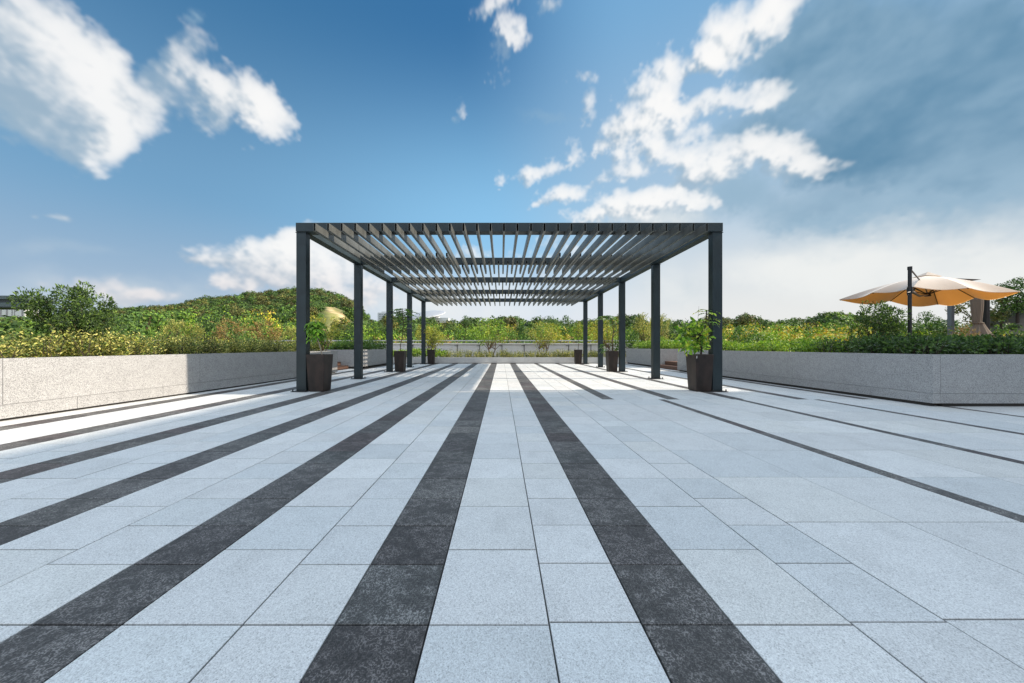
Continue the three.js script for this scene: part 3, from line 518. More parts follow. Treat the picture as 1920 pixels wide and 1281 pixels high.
potPlant('broad leaved bright green shrub with a dark stem in the front right pot', 4.11, 6.86, [[0.02, -0.02, 0], [0.04, 0.15, 0], [0.08, 0.45, 0.01], [0.13, 0.75, 0.01], [0.15, 0.98, 0.0]], 0.022, M.darkBark, (L, r, G, p) => {
  for (let k = 0; k < 62; k++) { const a = r() * 6.28, q = Math.sqrt(r()), c = V(-0.16 + Math.cos(a) * 0.29 * q, 0.42 + Math.sin(a) * 0.29 * q, (r() - 0.5) * 0.3); const f0 = stemAt(p, 0.15 + 0.3 * r()); if (k % 2) G.push(tube([f0, c.clone().lerp(V(0.06, 0.35, 0), 0.5).add(V(0, 0.04, 0)), c], [0.007, 0.005, 0.003], 4)); L.clump(c, 0.085, 7, 0.08, 0.125, 0.55, -0.1); }
  for (let k = 0; k < 24; k++) { const a = r() * 6.28, y = 0.62 + 0.36 * r(); frond(L, G, stemAt(p, y), V(Math.cos(a) + 0.1, 0.5, Math.sin(a)).normalize(), 0.12 + 0.13 * r(), 4, 0.07, 0.45); }
  G.push(tube([stemAt(p, 0.4), V(-0.1, 0.55, 0), V(-0.30, 0.82, 0)], [0.005, 0.004, 0.002], 4), tube([stemAt(p, 0.42), V(-0.03, 0.8, 0), V(-0.01, 1.06, 0)], [0.004, 0.003, 0.0015], 4));
}, 104, [[0.19, 0.34, 0.025], [0.13, 0.26, 0.02], [0.27, 0.40, 0.04], [0.07, 0.17, 0.015], [0.32, 0.37, 0.05], [0.05, 0.11, 0.015]]);
potPlant('young tree with an arching green crown in the middle right pot', 4.06, 12.15, [[0.02, -0.02, 0], [0.02, 0.4, 0], [0.06, 0.8, 0], [0.02, 1.22, 0], [-0.16, 1.36, 0], [-0.42, 1.3, 0]], 0.02, M.bark, (L, r, G, p) => {
  for (let k = 0; k < 44; k++) { const t = r(), b = t < 0.7 ? V(0.05 - 0.5 * t / 0.7, 1.18 + 0.14 * Math.sin(t / 0.7 * 3), (r() - 0.5) * 0.2) : V(0.1 + 0.15 * r(), 0.75 + 0.4 * r(), (r() - 0.5) * 0.2), a = r() * 6.28; G.push(tube([t < 0.7 ? p[3].clone().lerp(p[5], t / 0.7) : stemAt(p, b.y - 0.06), b], [0.006, 0.004], 4)); frond(L, G, b, V(Math.cos(a), 0.6, Math.sin(a)).normalize(), 0.13 + 0.13 * r(), 4, 0.095, 0.45); }
  for (let k = 0; k < 12; k++) { const b = V(-0.12 - 0.2 * r(), 0.02 + 0.28 * r(), 0.05); G.push(tube([p[0].clone().setY(0.01), b], [0.005, 0.004], 4)); frond(L, G, b, V(-0.5 - r(), 0.4, r() - 0.5).normalize(), 0.16, 4, 0.09); }
}, 105, [[0.09, 0.2, 0.02], [0.06, 0.15, 0.018], [0.16, 0.28, 0.03], [0.04, 0.1, 0.016]]);
potPlant('slender bare stemmed sapling in the rearmost right pot', 4.05, 17.45, [[0.0, -0.02, 0], [0.03, 0.4, 0], [0.0, 0.8, 0], [0.05, 1.3, 0]], 0.014, M.bark, (L, r, G, p) => {
  for (let k = 0; k < 22; k++) { const a = r() * 6.28, y = 0.7 + 0.65 * r(), e = V(Math.cos(a) * 0.34 * r(), y + 0.1, Math.sin(a) * 0.3 * r()); G.push(tube([stemAt(p, y - 0.12), e], [0.005, 0.003], 4)); L.clump(e, 0.1, 16, 0.05, 0.08, 0.5); }
}, 106, PAL.yellow);

// ------------------------------------------------------------------ hedges
function hedge(label, poly, y0, h, o) {
  // poly: list of [x0, x1, d0, d1] cells (or a function giving x limits by depth)
  const r = RNG(o.seed), L = new Leaves(r, PAL[o.pal]), T = [];
  for (const [x0, x1, d0, d1] of poly) {
    const area = (x1 - x0) * (d1 - d0), n = Math.round(area * o.density);
    for (let k = 0; k < n; k++) {
      const x = x0 + (x1 - x0) * r(), d = d0 + (d1 - d0) * r(), xx = o.xoff ? x + o.xoff(d) : x;
      const hh = h * (0.62 + 0.62 * fbm(xx * 1.7, o.seed, d * 1.7, 3)) * (0.85 + 0.25 * r());
      const base = V(xx, y0, -d);
      const m = o.stems || 2, dark = 0.55 + 0.45 * r();
      for (let s = 0; s < m; s++) {
        const dir = V((r() - 0.5) * 0.9, 1, (r() - 0.5) * 0.9).normalize(), len = hh * (0.55 + 0.5 * r()), st = base.clone().add(V((r() - 0.5) * 0.1, hh * 0.04, (r() - 0.5) * 0.1));
        if (o.whorl) { L.shoot(st, dir, len, o.leaves, o.leaf[0], o.leaf[1], o.aspect || 0.42); }
        else L.clump(st.clone().addScaledVector(dir, len * 0.8), hh * 0.22, o.leaves, o.leaf[0], o.leaf[1], o.aspect || 0.5, 0.4);
        if (k % 3 === 0) T.push(tube([st, st.clone().addScaledVector(dir, len)], [0.006, 0.003], 3));
      }
    }
  }
  const t = thing('hedge', label, 'hedge'); mesh('stem', mergeGeometries(T), M.darkBark, t).userData.kind = 'stuff'; mesh('foliage', L.geo(), LEAF, t); return t;
}
const lx = (d) => 0.0459 * (d - 6);
hedge('loose variegated cream and green hedge along the long left planter wall', [[-6.95, -6.22, 2.6, 11.4]], 0.66, 0.50, { seed: 21, pal: 'variegated', density: 62, whorl: 1, stems: 4, leaves: 11, leaf: [0.045, 0.075], aspect: 0.42, xoff: lx });
hedge('second loose row of cream variegated hedge further in on the left planter', [[-8.3, -7.05, 3.6, 11.3]], 0.66, 0.46, { seed: 22, pal: 'variegated', density: 30, whorl: 1, stems: 4, leaves: 9, leaf: [0.05, 0.08], xoff: lx });
hedge('dense dark green leafy hedge in the near part of the right planter', [[6.76, 8.6, 5.2, 7.0], [8.6, 13, 5.2, 7.2]], 0.66, 0.46, { seed: 23, pal: 'dark', density: 58, stems: 4, leaves: 12, leaf: [0.045, 0.085], aspect: 0.5 });
hedge('sunlit bright green hedge in the far part of the right planter', [[6.76, 8.5, 7.0, 12.2]], 0.66, 0.42, { seed: 24, pal: 'lime', density: 48, stems: 3, leaves: 12, leaf: [0.05, 0.08] });
hedge('bright green low hedge in the right planter beyond the steps', [[6.9, 9.5, 14.5, 17.5]], 0.68, 0.50, { seed: 25, pal: 'lime', density: 34, stems: 3, leaves: 10, leaf: [0.06, 0.1] });
hedge('dense green low hedge in the left planter beyond the gap', [[-9.5, -5.9, 13.9, 16.6]], 0.66, 0.44, { seed: 26, pal: 'green', density: 36, stems: 3, leaves: 10, leaf: [0.06, 0.1] });
hedge('low row of cream and green plants along the very low back planter', [[-3.3, 11.5, 18.15, 19.4]], 0.2, 0.52, { seed: 27, pal: 'variegated', density: 26, whorl: 1, stems: 4, leaves: 9, leaf: [0.06, 0.1] });
hedge('bright green leafy clump at the left end of the low back planter', [[-6.5, -3.1, 18.15, 19.5]], 0.2, 0.58, { seed: 28, pal: 'lime', density: 30, stems: 3, leaves: 10, leaf: [0.07, 0.11] });

// ------------------------------------------------------------------ shrubs and small trees on the terrace
const nearTree = bush(301, { pal: 'deep', clumps: 64, rx: 0.70, ry: 0.38, cy: 0.80, cr: 0.15, per: 130, leaf: [0.045, 0.08], aspect: 0.42, stems: 3, spread: 0.10, fork: 0.25, r0: 0.022, limbs: 9, up: 0.2 });
plantThing(nearTree, 'small_tree', 'rounded small evergreen tree rising from the cream hedge at far left', 'tree', at(140, 668, 5.35), [0.66, 0.86, 0.7], 0.4, [M.bark, LEAF]);
const darkTree = bush(302, { pal: 'deep', clumps: 46, rx: 0.62, ry: 0.36, cy: 0.80, cr: 0.13, per: 70, leaf: [0.05, 0.08], aspect: 0.42, stems: 5, spread: 0.14, fork: 0.26, r0: 0.018, limbs: 8 });
plantThing(darkTree, 'small_tree', 'small dark many stemmed tree in front of the beige parasol', 'tree', V(8.22, 0.66, -7.25), [0.62, 1, 0.66], 0.9, [M.darkBark, LEAF]);
const vTree = bush(303, { pal: 'yellow', clumps: 40, rx: 0.95, ry: 0.72, cy: 1.45, cr: 0.22, per: 36, leaf: [0.07, 0.12], aspect: 0.45, stems: 4, spread: 0.30, fork: 0.55, r0: 0.02, limbs: 8, up: 0.7 });
const vTree2 = bush(304, { pal: 'lime', clumps: 34, rx: 0.9, ry: 0.66, cy: 1.42, cr: 0.22, per: 36, leaf: [0.07, 0.12], aspect: 0.45, stems: 3, spread: 0.34, fork: 0.5, r0: 0.02, limbs: 8, up: 0.7 });
plantThing(vTree2, 'small_tree', 'V-shaped sparse young tree in the back planter, left of the middle', 'tree', at(922, 671.5, 19.3).setY(0.2), [1.45, 1.08, 1.1], 0.3, [M.bark, LEAF]);
plantThing(vTree, 'small_tree', 'V-shaped sparse young tree in the back planter, right of the middle', 'tree', at(1017, 670, 19.8).setY(0.2), [1.3, 1.02, 1], 1.7, [M.bark, LEAF]);
plantThing(vTree, 'small_tree', 'pale yellow sparse tree behind the rearmost left pergola post', 'tree', at(806, 670, 19.6).setY(0.2), [0.85, 0.9, 0.85], 3.0, [M.bark, LEAF]);
plantThing(vTree, 'small_tree', 'yellow green sparse tree behind the front left pot, before the sandy slope', 'tree', at(604, 670, 11.0).setY(0.6), [0.62, 0.62, 0.62], 4.2, [M.bark, LEAF]);
plantThing(vTree, 'small_tree', 'pale sparse tree between the right pergola posts over the back planter', 'tree', at(1137, 665, 19.6).setY(0.2), [0.9, 1.12, 0.9], 5.0, [M.bark, LEAF]);
const roundBush = bush(305, { pal: 'green', clumps: 40, rx: 0.72, ry: 0.34, cy: 0.40, cr: 0.2, per: 40, leaf: [0.05, 0.08], stems: 3, spread: 0.2, fork: 0.15, r0: 0.02, dome: 1 });
const limeBush = bush(306, { pal: 'lime', clumps: 40, rx: 0.72, ry: 0.34, cy: 0.40, cr: 0.2, per: 40, leaf: [0.05, 0.08], stems: 3, spread: 0.2, fork: 0.15, r0: 0.02, dome: 1 });
const upBush = bush(307, { pal: 'variegated', clumps: 26, rx: 0.55, ry: 0.62, cy: 0.95, cr: 0.22, per: 8, shoots: 9, leaf: [0.06, 0.1], stems: 4, spread: 0.12, fork: 0.3, r0: 0.02, up: 1.2 });
const rustBush = bush(308, { pal: 'rust', clumps: 28, rx: 0.6, ry: 0.55, cy: 0.9, cr: 0.22, per: 8, shoots: 9, leaf: [0.06, 0.1], stems: 4, spread: 0.14, fork: 0.3, r0: 0.02, up: 0.9 });
const oliveBush = bush(309, { pal: 'yellow', clumps: 44, rx: 0.8, ry: 0.30, cy: 0.36, cr: 0.2, per: 42, leaf: [0.05, 0.08], stems: 3, spread: 0.2, fork: 0.12, r0: 0.02, dome: 1 });
// [geometry, px, py of the top, depth, base height, relative width, label]
const place = (g, h0, px, top, d, by, wide, label, name = 'shrub', cat = 'shrub', mats) => { const p = at(px, top, d), s = (p.y - by) / h0; return plantThing(g, name, label, cat, V(p.x, by, p.z), [s * wide, s, s * wide], px * 0.7, mats); };
place(oliveBush, 0.78, 175, 620, 8.2, 0.5, 1.5, 'broad domed olive yellow shrub behind the small evergreen tree');
place(limeBush, 0.84, 215, 625, 9.0, 0.5, 1.4, 'bright green domed shrub just right of the small evergreen tree');
place(roundBush, 0.84, 95, 622, 8.6, 0.5, 1.4, 'dark green domed shrub behind the stems of the small evergreen tree');
place(oliveBush, 0.78, 385, 630, 13.0, 0.5, 1.8, 'low olive domed shrub behind the left hedge beneath the hill');
place(oliveBush, 0.78, 300, 634, 12.6, 0.5, 1.6, 'low olive domed shrub left of the tall cream shrub');
place(upBush, 1.75, 330, 597, 14.5, 0.5, 0.8, 'tall upright cream leaved shrub behind the left hedge');
place(upBush, 1.75, 362, 605, 14.8, 0.5, 0.7, 'slimmer upright cream leaved shrub beside the tall one');
place(rustBush, 1.6, 432, 594, 17.0, 0.5, 0.95, 'rust brown leaved shrub behind the left hedge, the left of two');
place(rustBush, 1.6, 497, 596, 17.0, 0.5, 0.95, 'rust brown leaved shrub behind the left hedge, next to the front pergola post');
place(roundBush, 0.84, 460, 616, 16.2, 0.5, 0.9, 'round green shrub between the two rust brown shrubs');
place(upBush, 1.75, 545, 610, 15.0, 0.5, 0.7, 'cream green upright shrub just left of the front pergola post');
place(roundBush, 0.84, 660, 624, 16.0, 0.66, 0.9, 'round green shrub over the left planter beyond the gap');
place(roundBush, 0.84, 700, 628, 16.3, 0.66, 0.9, 'low green shrub behind the second left pergola post');
place(roundBush, 0.84, 1188, 611, 19.5, 0.2, 0.7, 'round green shrub behind the second right pergola post');
place(upBush, 1.75, 1210, 586, 18.6, 0.2, 0.62, 'tall slender shrub with upright shoots behind the right planters');
place(upBush, 1.75, 1246, 588, 18.8, 0.5, 0.5, 'slim shrub with upright shoots close to the second right post');
place(limeBush, 0.84, 1240, 626, 15.6, 0.66, 0.9, 'bright green shrub over the wooden steps on the right');
place(roundBush, 0.84, 1385, 604, 16.5, 0.4, 0.8, 'green bush behind the front right pergola post');
place(limeBush, 0.84, 1425, 612, 17.0, 0.4, 1.0, 'lime green bush right of the front right pergola post');
place(limeBush, 0.84, 1725, 610, 9.6, 0.45, 0.8, 'yellow green bush under the beige parasol beside its mast');
place(roundBush, 0.84, 1760, 612, 8.6, 0.5, 1.1, 'dark green bush under the beige parasol');
place(rustBush, 1.6, 1808, 606, 10.5, 0.45, 0.6, 'reddish brown bush left of the tied curtain');
place(rustBush, 1.6, 1655, 628, 10.5, 0.45, 1.2, 'low reddish bush behind the small dark tree');
place(roundBush, 0.84, 1885, 600, 14.0, 0.45, 0.8, 'green bush right of the tied curtain');
place(oliveBush, 0.78, 1910, 622, 9.3, 0.5, 1.0, 'olive green bush at the right edge behind the dark hedge');

// ------------------------------------------------------------------ trees beyond the terrace
function treeGeo(seed, o) {                       // one metre high, trunk and crown
  const r = RNG(seed), L = new Leaves(r, PAL[o.pal]), T = [], cl = [];
  for (let k = 0; k < o.clumps; k++) { const d = L.rnd(), q = Math.cbrt(0.3 + 0.7 * r()); cl.push(V(d.x * q * o.rx, o.cy + d.y * q * o.ry, d.z * q * o.rx)); }
  T.push(tube([V(0, -0.02, 0), V(0.01, o.cy * 0.5, 0.01), V(0, o.cy, 0)], [0.03, 0.022, 0.012], 5));
  for (const c of cl.slice(0, 7)) T.push(tube([V(0, o.cy * 0.6, 0), c], [0.012, 0.005], 4));
  for (const c of cl) L.tuft(c, o.cr * (0.65 + 0.6 * r()), o.per, o.leaf[0], o.leaf[1], 0.66, 0.85, V(0, o.cy, 0));
  return { trunk: mergeGeometries(T), crown: L.geo() };
}
const TREES = [
  treeGeo(401, { pal: 'green', clumps: 40, rx: 0.36, ry: 0.30, cy: 0.66, cr: 0.12, per: 44, leaf: [0.026, 0.048] }),
  treeGeo(402, { pal: 'lime', clumps: 36, rx: 0.34, ry: 0.34, cy: 0.62, cr: 0.12, per: 40, leaf: [0.026, 0.046] }),
  treeGeo(403, { pal: 'gold', clumps: 34, rx: 0.30, ry: 0.38, cy: 0.60, cr: 0.11, per: 38, leaf: [0.024, 0.044] }),
  treeGeo(404, { pal: 'dark', clumps: 42, rx: 0.36, ry: 0.34, cy: 0.62, cr: 0.13, per: 44, leaf: [0.026, 0.05] }),
  treeGeo(405, { pal: 'rust', clumps: 30, rx: 0.30, ry: 0.34, cy: 0.62, cr: 0.11, per: 34, leaf: [0.024, 0.044] }),
  treeGeo(406, { pal: 'olive', clumps: 38, rx: 0.34, ry: 0.34, cy: 0.62, cr: 0.12, per: 40, leaf: [0.026, 0.046] }),
];
const tp = TREES.map((g, i) => { const o = new THREE.Group(); mesh('trunk', g.trunk, i === 3 ? M.darkBark : M.bark, o); mesh('crown', g.crown, FAR_LEAF, o); return o; });
function tree(kind, px, top, d, wide, label, group, turn = px) {
  const p = at(px, top, d), by = Math.max(GY, hillY(p.x, d)), s = (p.y - by) / 0.97, t = tp[kind].clone();
  t.name = numbered('tree'); t.position.set(p.x, by, p.z); t.scale.set(s * wide, s, s * wide); t.rotation.y = turn; scene.add(t); return tag(t, label, 'tree', group);
}
tree(3, 22, 603, 19, 1.0, 'dark green tree at the far left below the white tower block');
tree(0, 60, 612, 20, 1.0, 'deep green tree behind the small evergreen tree at far left');
tree(0, 255, 583, 34, 0.85, 'tall rounded green tree right of the small evergreen tree');
tree(0, 292, 590, 36, 0.8, 'rounded green tree between the evergreen and the cream shrub');
tree(3, 225, 597, 30, 0.8, 'dark tree tucked behind the right side of the small evergreen');
tree(0, 330, 582, 42, 0.7, 'green tree standing behind the tall cream shrub');
tree(1, 372, 586, 44, 0.7, 'lighter green tree behind the slimmer cream shrub');
tree(3, 405, 596, 40, 0.7, 'dark tree in the gap left of the rust brown shrubs');
tree(1, 450, 587, 46, 0.75, 'light green tree above the round shrub, below the hill');
tree(2, 497, 586, 44, 0.7, 'bright yellow leaved tree behind the rust brown shrub by the pergola');
tree(0, 470, 590, 40, 0.7, 'green tree half hidden behind the rust brown shrubs');
tree(1, 538, 603, 36, 0.8, 'lime green tree just left of the front left pergola post');
tree(3, 560, 606, 38, 0.8, 'dark green tree hidden by the front left pergola post');
tree(0, 583, 600, 58, 0.4, 'green tree at the left foot of the sandy slope');
{
  const r = RNG(77);
  const rows = [   // px range, step, top, depth, kinds, label, group
    [668, 1200, 21, 612, 47, [0, 1, 3, 2, 1], 'tree in the belt', 'trees in the belt beyond the parapet, middle row', 0.62],
    [672, 1190, 23, 622, 33, [2, 1, 2, 4, 1, 0], 'low tree', 'low trees close behind the parapet', 0.72],
    [1205, 1640, 22, 610, 44, [1, 3, 0, 2], 'tree far off', 'trees behind the right planters, back row', 0.66],
    [1345, 1640, 17, 618, 28, [2, 2, 1, 4], 'thicket tree', 'yellow thicket trees beyond the right planter', 0.85],
    [1360, 1650, 19, 629, 21.5, [2, 1, 2, 4], 'small front tree', 'front trees of the yellow thicket', 1.0],
    [1660, 1800, 22, 606, 36, [0, 1, 3], 'tree under the parasol canopy', 'trees seen beneath the parasol', 0.7],
  ];
  const KIND = ['mid green', 'lime green', 'yellow leaved', 'dark green', 'rust brown', 'olive'], made = new Map();
  const LAND = [[676, 'behind the second left post'], [722, 'between the second and third left posts'], [762, 'between the third and fourth left posts'], [800, 'behind the rearmost left posts'], [860, 'right of the rearmost left post'], [900, 'left of the left V-shaped tree'], [955, 'behind the left V-shaped tree'], [985, 'between the two V-shaped trees'], [1050, 'behind the right V-shaped tree'], [1095, 'left of the rearmost right post'], [1125, 'behind the rearmost right posts'], [1165, 'left of the third right post'], [1220, 'between second and third right posts'], [1300, 'right of the second right post'], [1345, 'behind the front right pot'], [1420, 'just right of the front right post'], [1490, 'above the far end of the right hedge'], [1560, 'above the middle of the right hedge'], [1610, 'left of the small dark tree'], [1670, 'behind the small dark tree'], [1705, 'left of the parasol mast'], [1760, 'right of the parasol mast'], [1999, 'left of the tied curtain']];
  for (const [a, b, st, top, d, kinds, label, group, wide] of rows) for (let px = a; px < b; px += st) { const kd = kinds[Math.floor(r() * kinds.length)], qx = px + (r() - 0.5) * st * 0.7, key = KIND[kd] + ' ' + label + ' ' + LAND.find((l) => qx < l[0])[1]; const tr = tree(kd, qx, top + (r() - 0.5) * 10, d * (0.9 + 0.2 * r()), wide * (0.85 + 0.35 * r()), key, group, r() * 6.28); if (!made.has(key)) made.set(key, []); made.get(key).push([qx, tr]); }
  const ORD = ['leftmost', 'second', 'third', 'fourth', 'fifth'];
  for (const [key, l] of made) if (l.length > 1) l.sort((a, b) => a[0] - b[0]).forEach(([, o], k) => { o.userData.label = key + ', ' + ORD[k] + (k ? ' from left' : ''); });
  tree(3, 1063, 596, 66, 0.5, 'darker taller tree rising above the belt right of the middle');
  tree(3, 1030, 597, 70, 0.5, 'dark pointed tree top just above the belt near the middle');
  tree(3, 875, 597, 64, 0.45, 'dark green tree top left of the small grey block');
  tree(3, 1740, 590, 40, 0.4, 'lone tree with a flat top seen beneath the parasol');
  tree(3, 1908, 524, 68, 0.9, 'dark spreading tree on the mound at the right edge');
  tree(3, 1878, 537, 69, 0.9, 'dark tree left of the spreading one on the mound');
  tree(5, 1838, 546, 70, 0.9, 'olive tree on the mound just over the parasol canopy');
}
// ------------------------------------------------------------------ far woods: masses of crowns
function woodCrown(seed, pal, n) { const r = RNG(seed), L = new Leaves(r, PAL[pal]); const cl = []; for (let k = 0; k < 15; k++) { const d = L.rnd(); cl.push(V(d.x * 0.62, 0.45 + d.y * 0.42, d.z * 0.62)); } for (const c of cl) L.tuft(c, 0.26 + 0.16 * r(), n, 0.13, 0.22, 0.75, 0.85, V(0, 0.3, 0)); return L.geo(); }
const WC = [woodCrown(501, 'dark', 34), woodCrown(502, 'olive', 34), woodCrown(503, 'green', 34)];
function wood(name, label, spots) {
  const t = thing(name, label, 'wood'); t.userData.kind = 'stuff'; const r = RNG(909), m = new THREE.Matrix4(), q = new THREE.Quaternion(), c = new THREE.Color();
  WC.forEach((g, k) => {
    const mine = spots.filter((s) => s.k === k), im = new THREE.InstancedMesh(g, name === 'hill_wood' ? HILL_LEAF : FAR_LEAF, mine.length); im.name = 'crown'; im.castShadow = im.receiveShadow = true; im.userData.kind = 'stuff';
    mine.forEach((s, i) => { q.setFromAxisAngle(V(0, 1, 0), r() * 6.28); m.compose(V(s.x, s.y, -s.d), q, V(s.s, s.s * (s.t || 1), s.s)); im.setMatrixAt(i, m); const v = 0.55 + 0.95 * r() * r() + 0.15 * r(), w = s.w || 0; im.setColorAt(i, c.setRGB(v * (1 + 0.75 * w), v * (1 + 0.5 * w), v)); });
    t.add(im);
  });
  return t;
}
{
  const r = RNG(600), A = [], B = [], C = [];
  for (let k = 0; k < 3800; k++) {
    const d = 56 + 150 * r(), u = (-1.7 + 1.36 * r()), x = u * d; const y = hillY(x, d);
    if (y < GY + 0.2 || (bare(x, d, 1.6) > 0.2 && r() < 0.91)) continue; if (d > 110 && r() < 0.25) continue;
    const low = sstep(16, 2, y), n = fbm(x * 0.05, 2, d * 0.05, 3);
    A.push({ x, y: y - 0.4, d, s: (1.5 + 1.7 * r()) * (0.72 + 0.28 * sstep(60, 120, d)), t: 0.9 + 0.35 * r(), k: r() < 0.30 + 0.5 * low ? 2 : r() < 0.45 ? 1 : 0, w: low * 1.2 * sstep(0.45, 0.6, n) + 0.25 * r() });
  }
  for (let k = 0; k < 1500; k++) {
    const px = 640 + 1010 * r(), d = 62 + 60 * r(), x = (px - 940) / F * d, top = 603 + 4.5 * Math.sin(px * 0.031) + 4 * Math.sin(px * 0.083 + 1) - sstep(1400, 1600, px) * 6;
    const y = EYE + (650 - top) / F * d - 2.6 - r() * r() * 7; B.push({ x, y, d, s: 1.7 + 1.2 * r(), t: 1.25, k: r() < 0.5 ? 2 : r() < 0.5 ? 0 : 1, w: r() < 0.45 ? 0.9 * r() : 0 });
  }
  for (let k = 0; k < 420; k++) { const x = 84 + 60 * r(), d = 50 + 40 * r(), y = hillY(x, d); if (y < -2 || (r() < 0.5 && y < 8.5)) continue; C.push({ x, y: y - 0.3, d, s: 0.8 + 0.8 * r(), k: r() < 0.7 ? 0 : 1 }); }
  wood('hill_wood', 'mixed wood covering the hill behind the left side', A);
  wood('far_wood', 'continuous far wood making the low skyline behind the terrace', B);
  wood('mound_scrub', 'dark scrub on the mound at the right edge', C);
}

// ------------------------------------------------------------------ parasol
{
  const Lc = V(9.70, 2.27, -9.50), Nc = V(9.42, 2.29, -7.55), Rc = V(12.72, 2.27, -8.10), Fc = V(13.15, 2.2, -9.95), A = V(11.3, 2.80, -8.76);
  const t = thing('parasol', 'large beige cantilever parasol on the raised deck at the right', 'parasol', 9.02, 0.48, 7.3), o = t.position;
  const loc = (v) => v.clone().sub(o);
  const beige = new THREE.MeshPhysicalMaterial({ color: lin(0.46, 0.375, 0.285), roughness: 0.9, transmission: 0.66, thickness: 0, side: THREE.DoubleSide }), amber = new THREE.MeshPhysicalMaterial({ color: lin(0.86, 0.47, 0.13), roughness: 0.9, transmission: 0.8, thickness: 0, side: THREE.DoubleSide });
  // four gores between eight ribs, sagging cloth
  const corners = [Lc, Nc, Rc, Fc], tips = []; corners.forEach((c, k) => { tips.push(c); tips.push(c.clone().lerp(corners[(k + 1) % 4], 0.5).add(V(0, 0.035, 0))); });
  const n = 14, gore = (a, b, sag) => {
    const P = [], I = [];
    for (let i = 0; i <= n; i++) for (let j = 0; j <= n; j++) {
      const s = i / n, u = j / n, e = a.clone().lerp(b, u), p = A.clone().lerp(e, s); p.y += 0.10 * Math.sin(Math.PI * s) * 0.6; p.y -= sag * Math.sin(Math.PI * u) * s * s; const pull = 0.05 * Math.sin(Math.PI * u) * s * s; p.x += (A.x - p.x) * pull; p.z += (A.z - p.z) * pull; P.push(p.x - o.x, p.y - o.y, p.z - o.z);
    }
    for (let i = 0; i < n; i++) for (let j = 0; j < n; j++) { const q = i * (n + 1) + j; I.push(q, q + n + 1, q + n + 2, q, q + n + 2, q + 1); }
    const g = new THREE.BufferGeometry(); g.setAttribute('position', new THREE.Float32BufferAttribute(P, 3)); g.setIndex(I); g.computeVertexNormals(); return uvMetres(g);
  };
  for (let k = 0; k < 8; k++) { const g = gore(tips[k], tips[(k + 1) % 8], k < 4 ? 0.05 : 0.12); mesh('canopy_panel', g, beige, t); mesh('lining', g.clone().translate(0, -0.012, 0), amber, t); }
  // small vent cap at the crown
  const vent = []; for (let k = 0; k < 8; k++) { const a = A.clone().lerp(tips[k], 0.17).add(V(0, 0.055, 0)), b = A.clone().lerp(tips[(k + 1) % 8], 0.17).add(V(0, 0.055, 0)), c = A.clone().add(V(0, 0.10, 0)); const g = new THREE.BufferGeometry(); g.setAttribute('position', new THREE.Float32BufferAttribute([...loc(c).toArray(), ...loc(b).toArray(), ...loc(a).toArray()], 3)); g.computeVertexNormals(); vent.push(uvMetres(g)); }
  mesh('vent_cap', mergeGeometries(vent), beige, t);
  const hub = A.clone().add(V(0, -0.50, 0));
  for (const q of tips) { const top = A.clone().lerp(q, 0.985); top.y -= 0.03; const mid = A.clone().lerp(q, 0.5).add(V(0, 0.02, 0)); const rib = mesh('rib', tube([loc(A.clone().add(V(0, -0.06, 0))), loc(mid), loc(top)], [0.013, 0.012, 0.010], 5), M.black, t);
    const st = A.clone().lerp(q, 0.42).add(V(0, 0.0, 0)); mesh('strut', tube([loc(hub), loc(st)], [0.011, 0.011], 5), M.black, rib); }
  mesh('hub', new THREE.CylinderGeometry(0.05, 0.06, 0.10, 12).translate(...loc(hub).toArray()), M.black, t);
  const mt = V(9.02, 2.66, -7.30);
  mesh('mast', mergeGeometries([new THREE.CylinderGeometry(0.031, 0.034, 2.18, 14).translate(0, 1.09, 0), new THREE.CylinderGeometry(0.038, 0.038, 0.07, 14).translate(0, 2.17, 0), new THREE.CylinderGeometry(0.30, 0.34, 0.08, 20).translate(0, 0.04, 0)]), M.black, t);
  mesh('slider', mergeGeometries([new THREE.CylinderGeometry(0.045, 0.045, 0.14, 14).translate(0, 1.68, 0), new THREE.BoxGeometry(0.12, 0.04, 0.05).translate(0.03, 1.69, 0)]), M.black, t);
  mesh('crank', tube([V(-0.02, 1.64, 0.03), V(-0.13, 1.62, 0.06), V(-0.13, 1.56, 0.07)], [0.012, 0.012, 0.014], 6), M.black, t);
  mesh('arm', tube([V(0, 1.68, 0), loc(hub).lerp(V(0, 1.68, 0), 0.5).add(V(0, -0.08, 0)), loc(hub)], [0.028, 0.026, 0.024], 8), M.black, t);
  mesh('stay', tube([V(0.02, 2.14, 0), loc(A.clone().lerp(Nc, 0.62).add(V(0, 0.05, 0)))], [0.016, 0.014], 6), M.black, t);
}
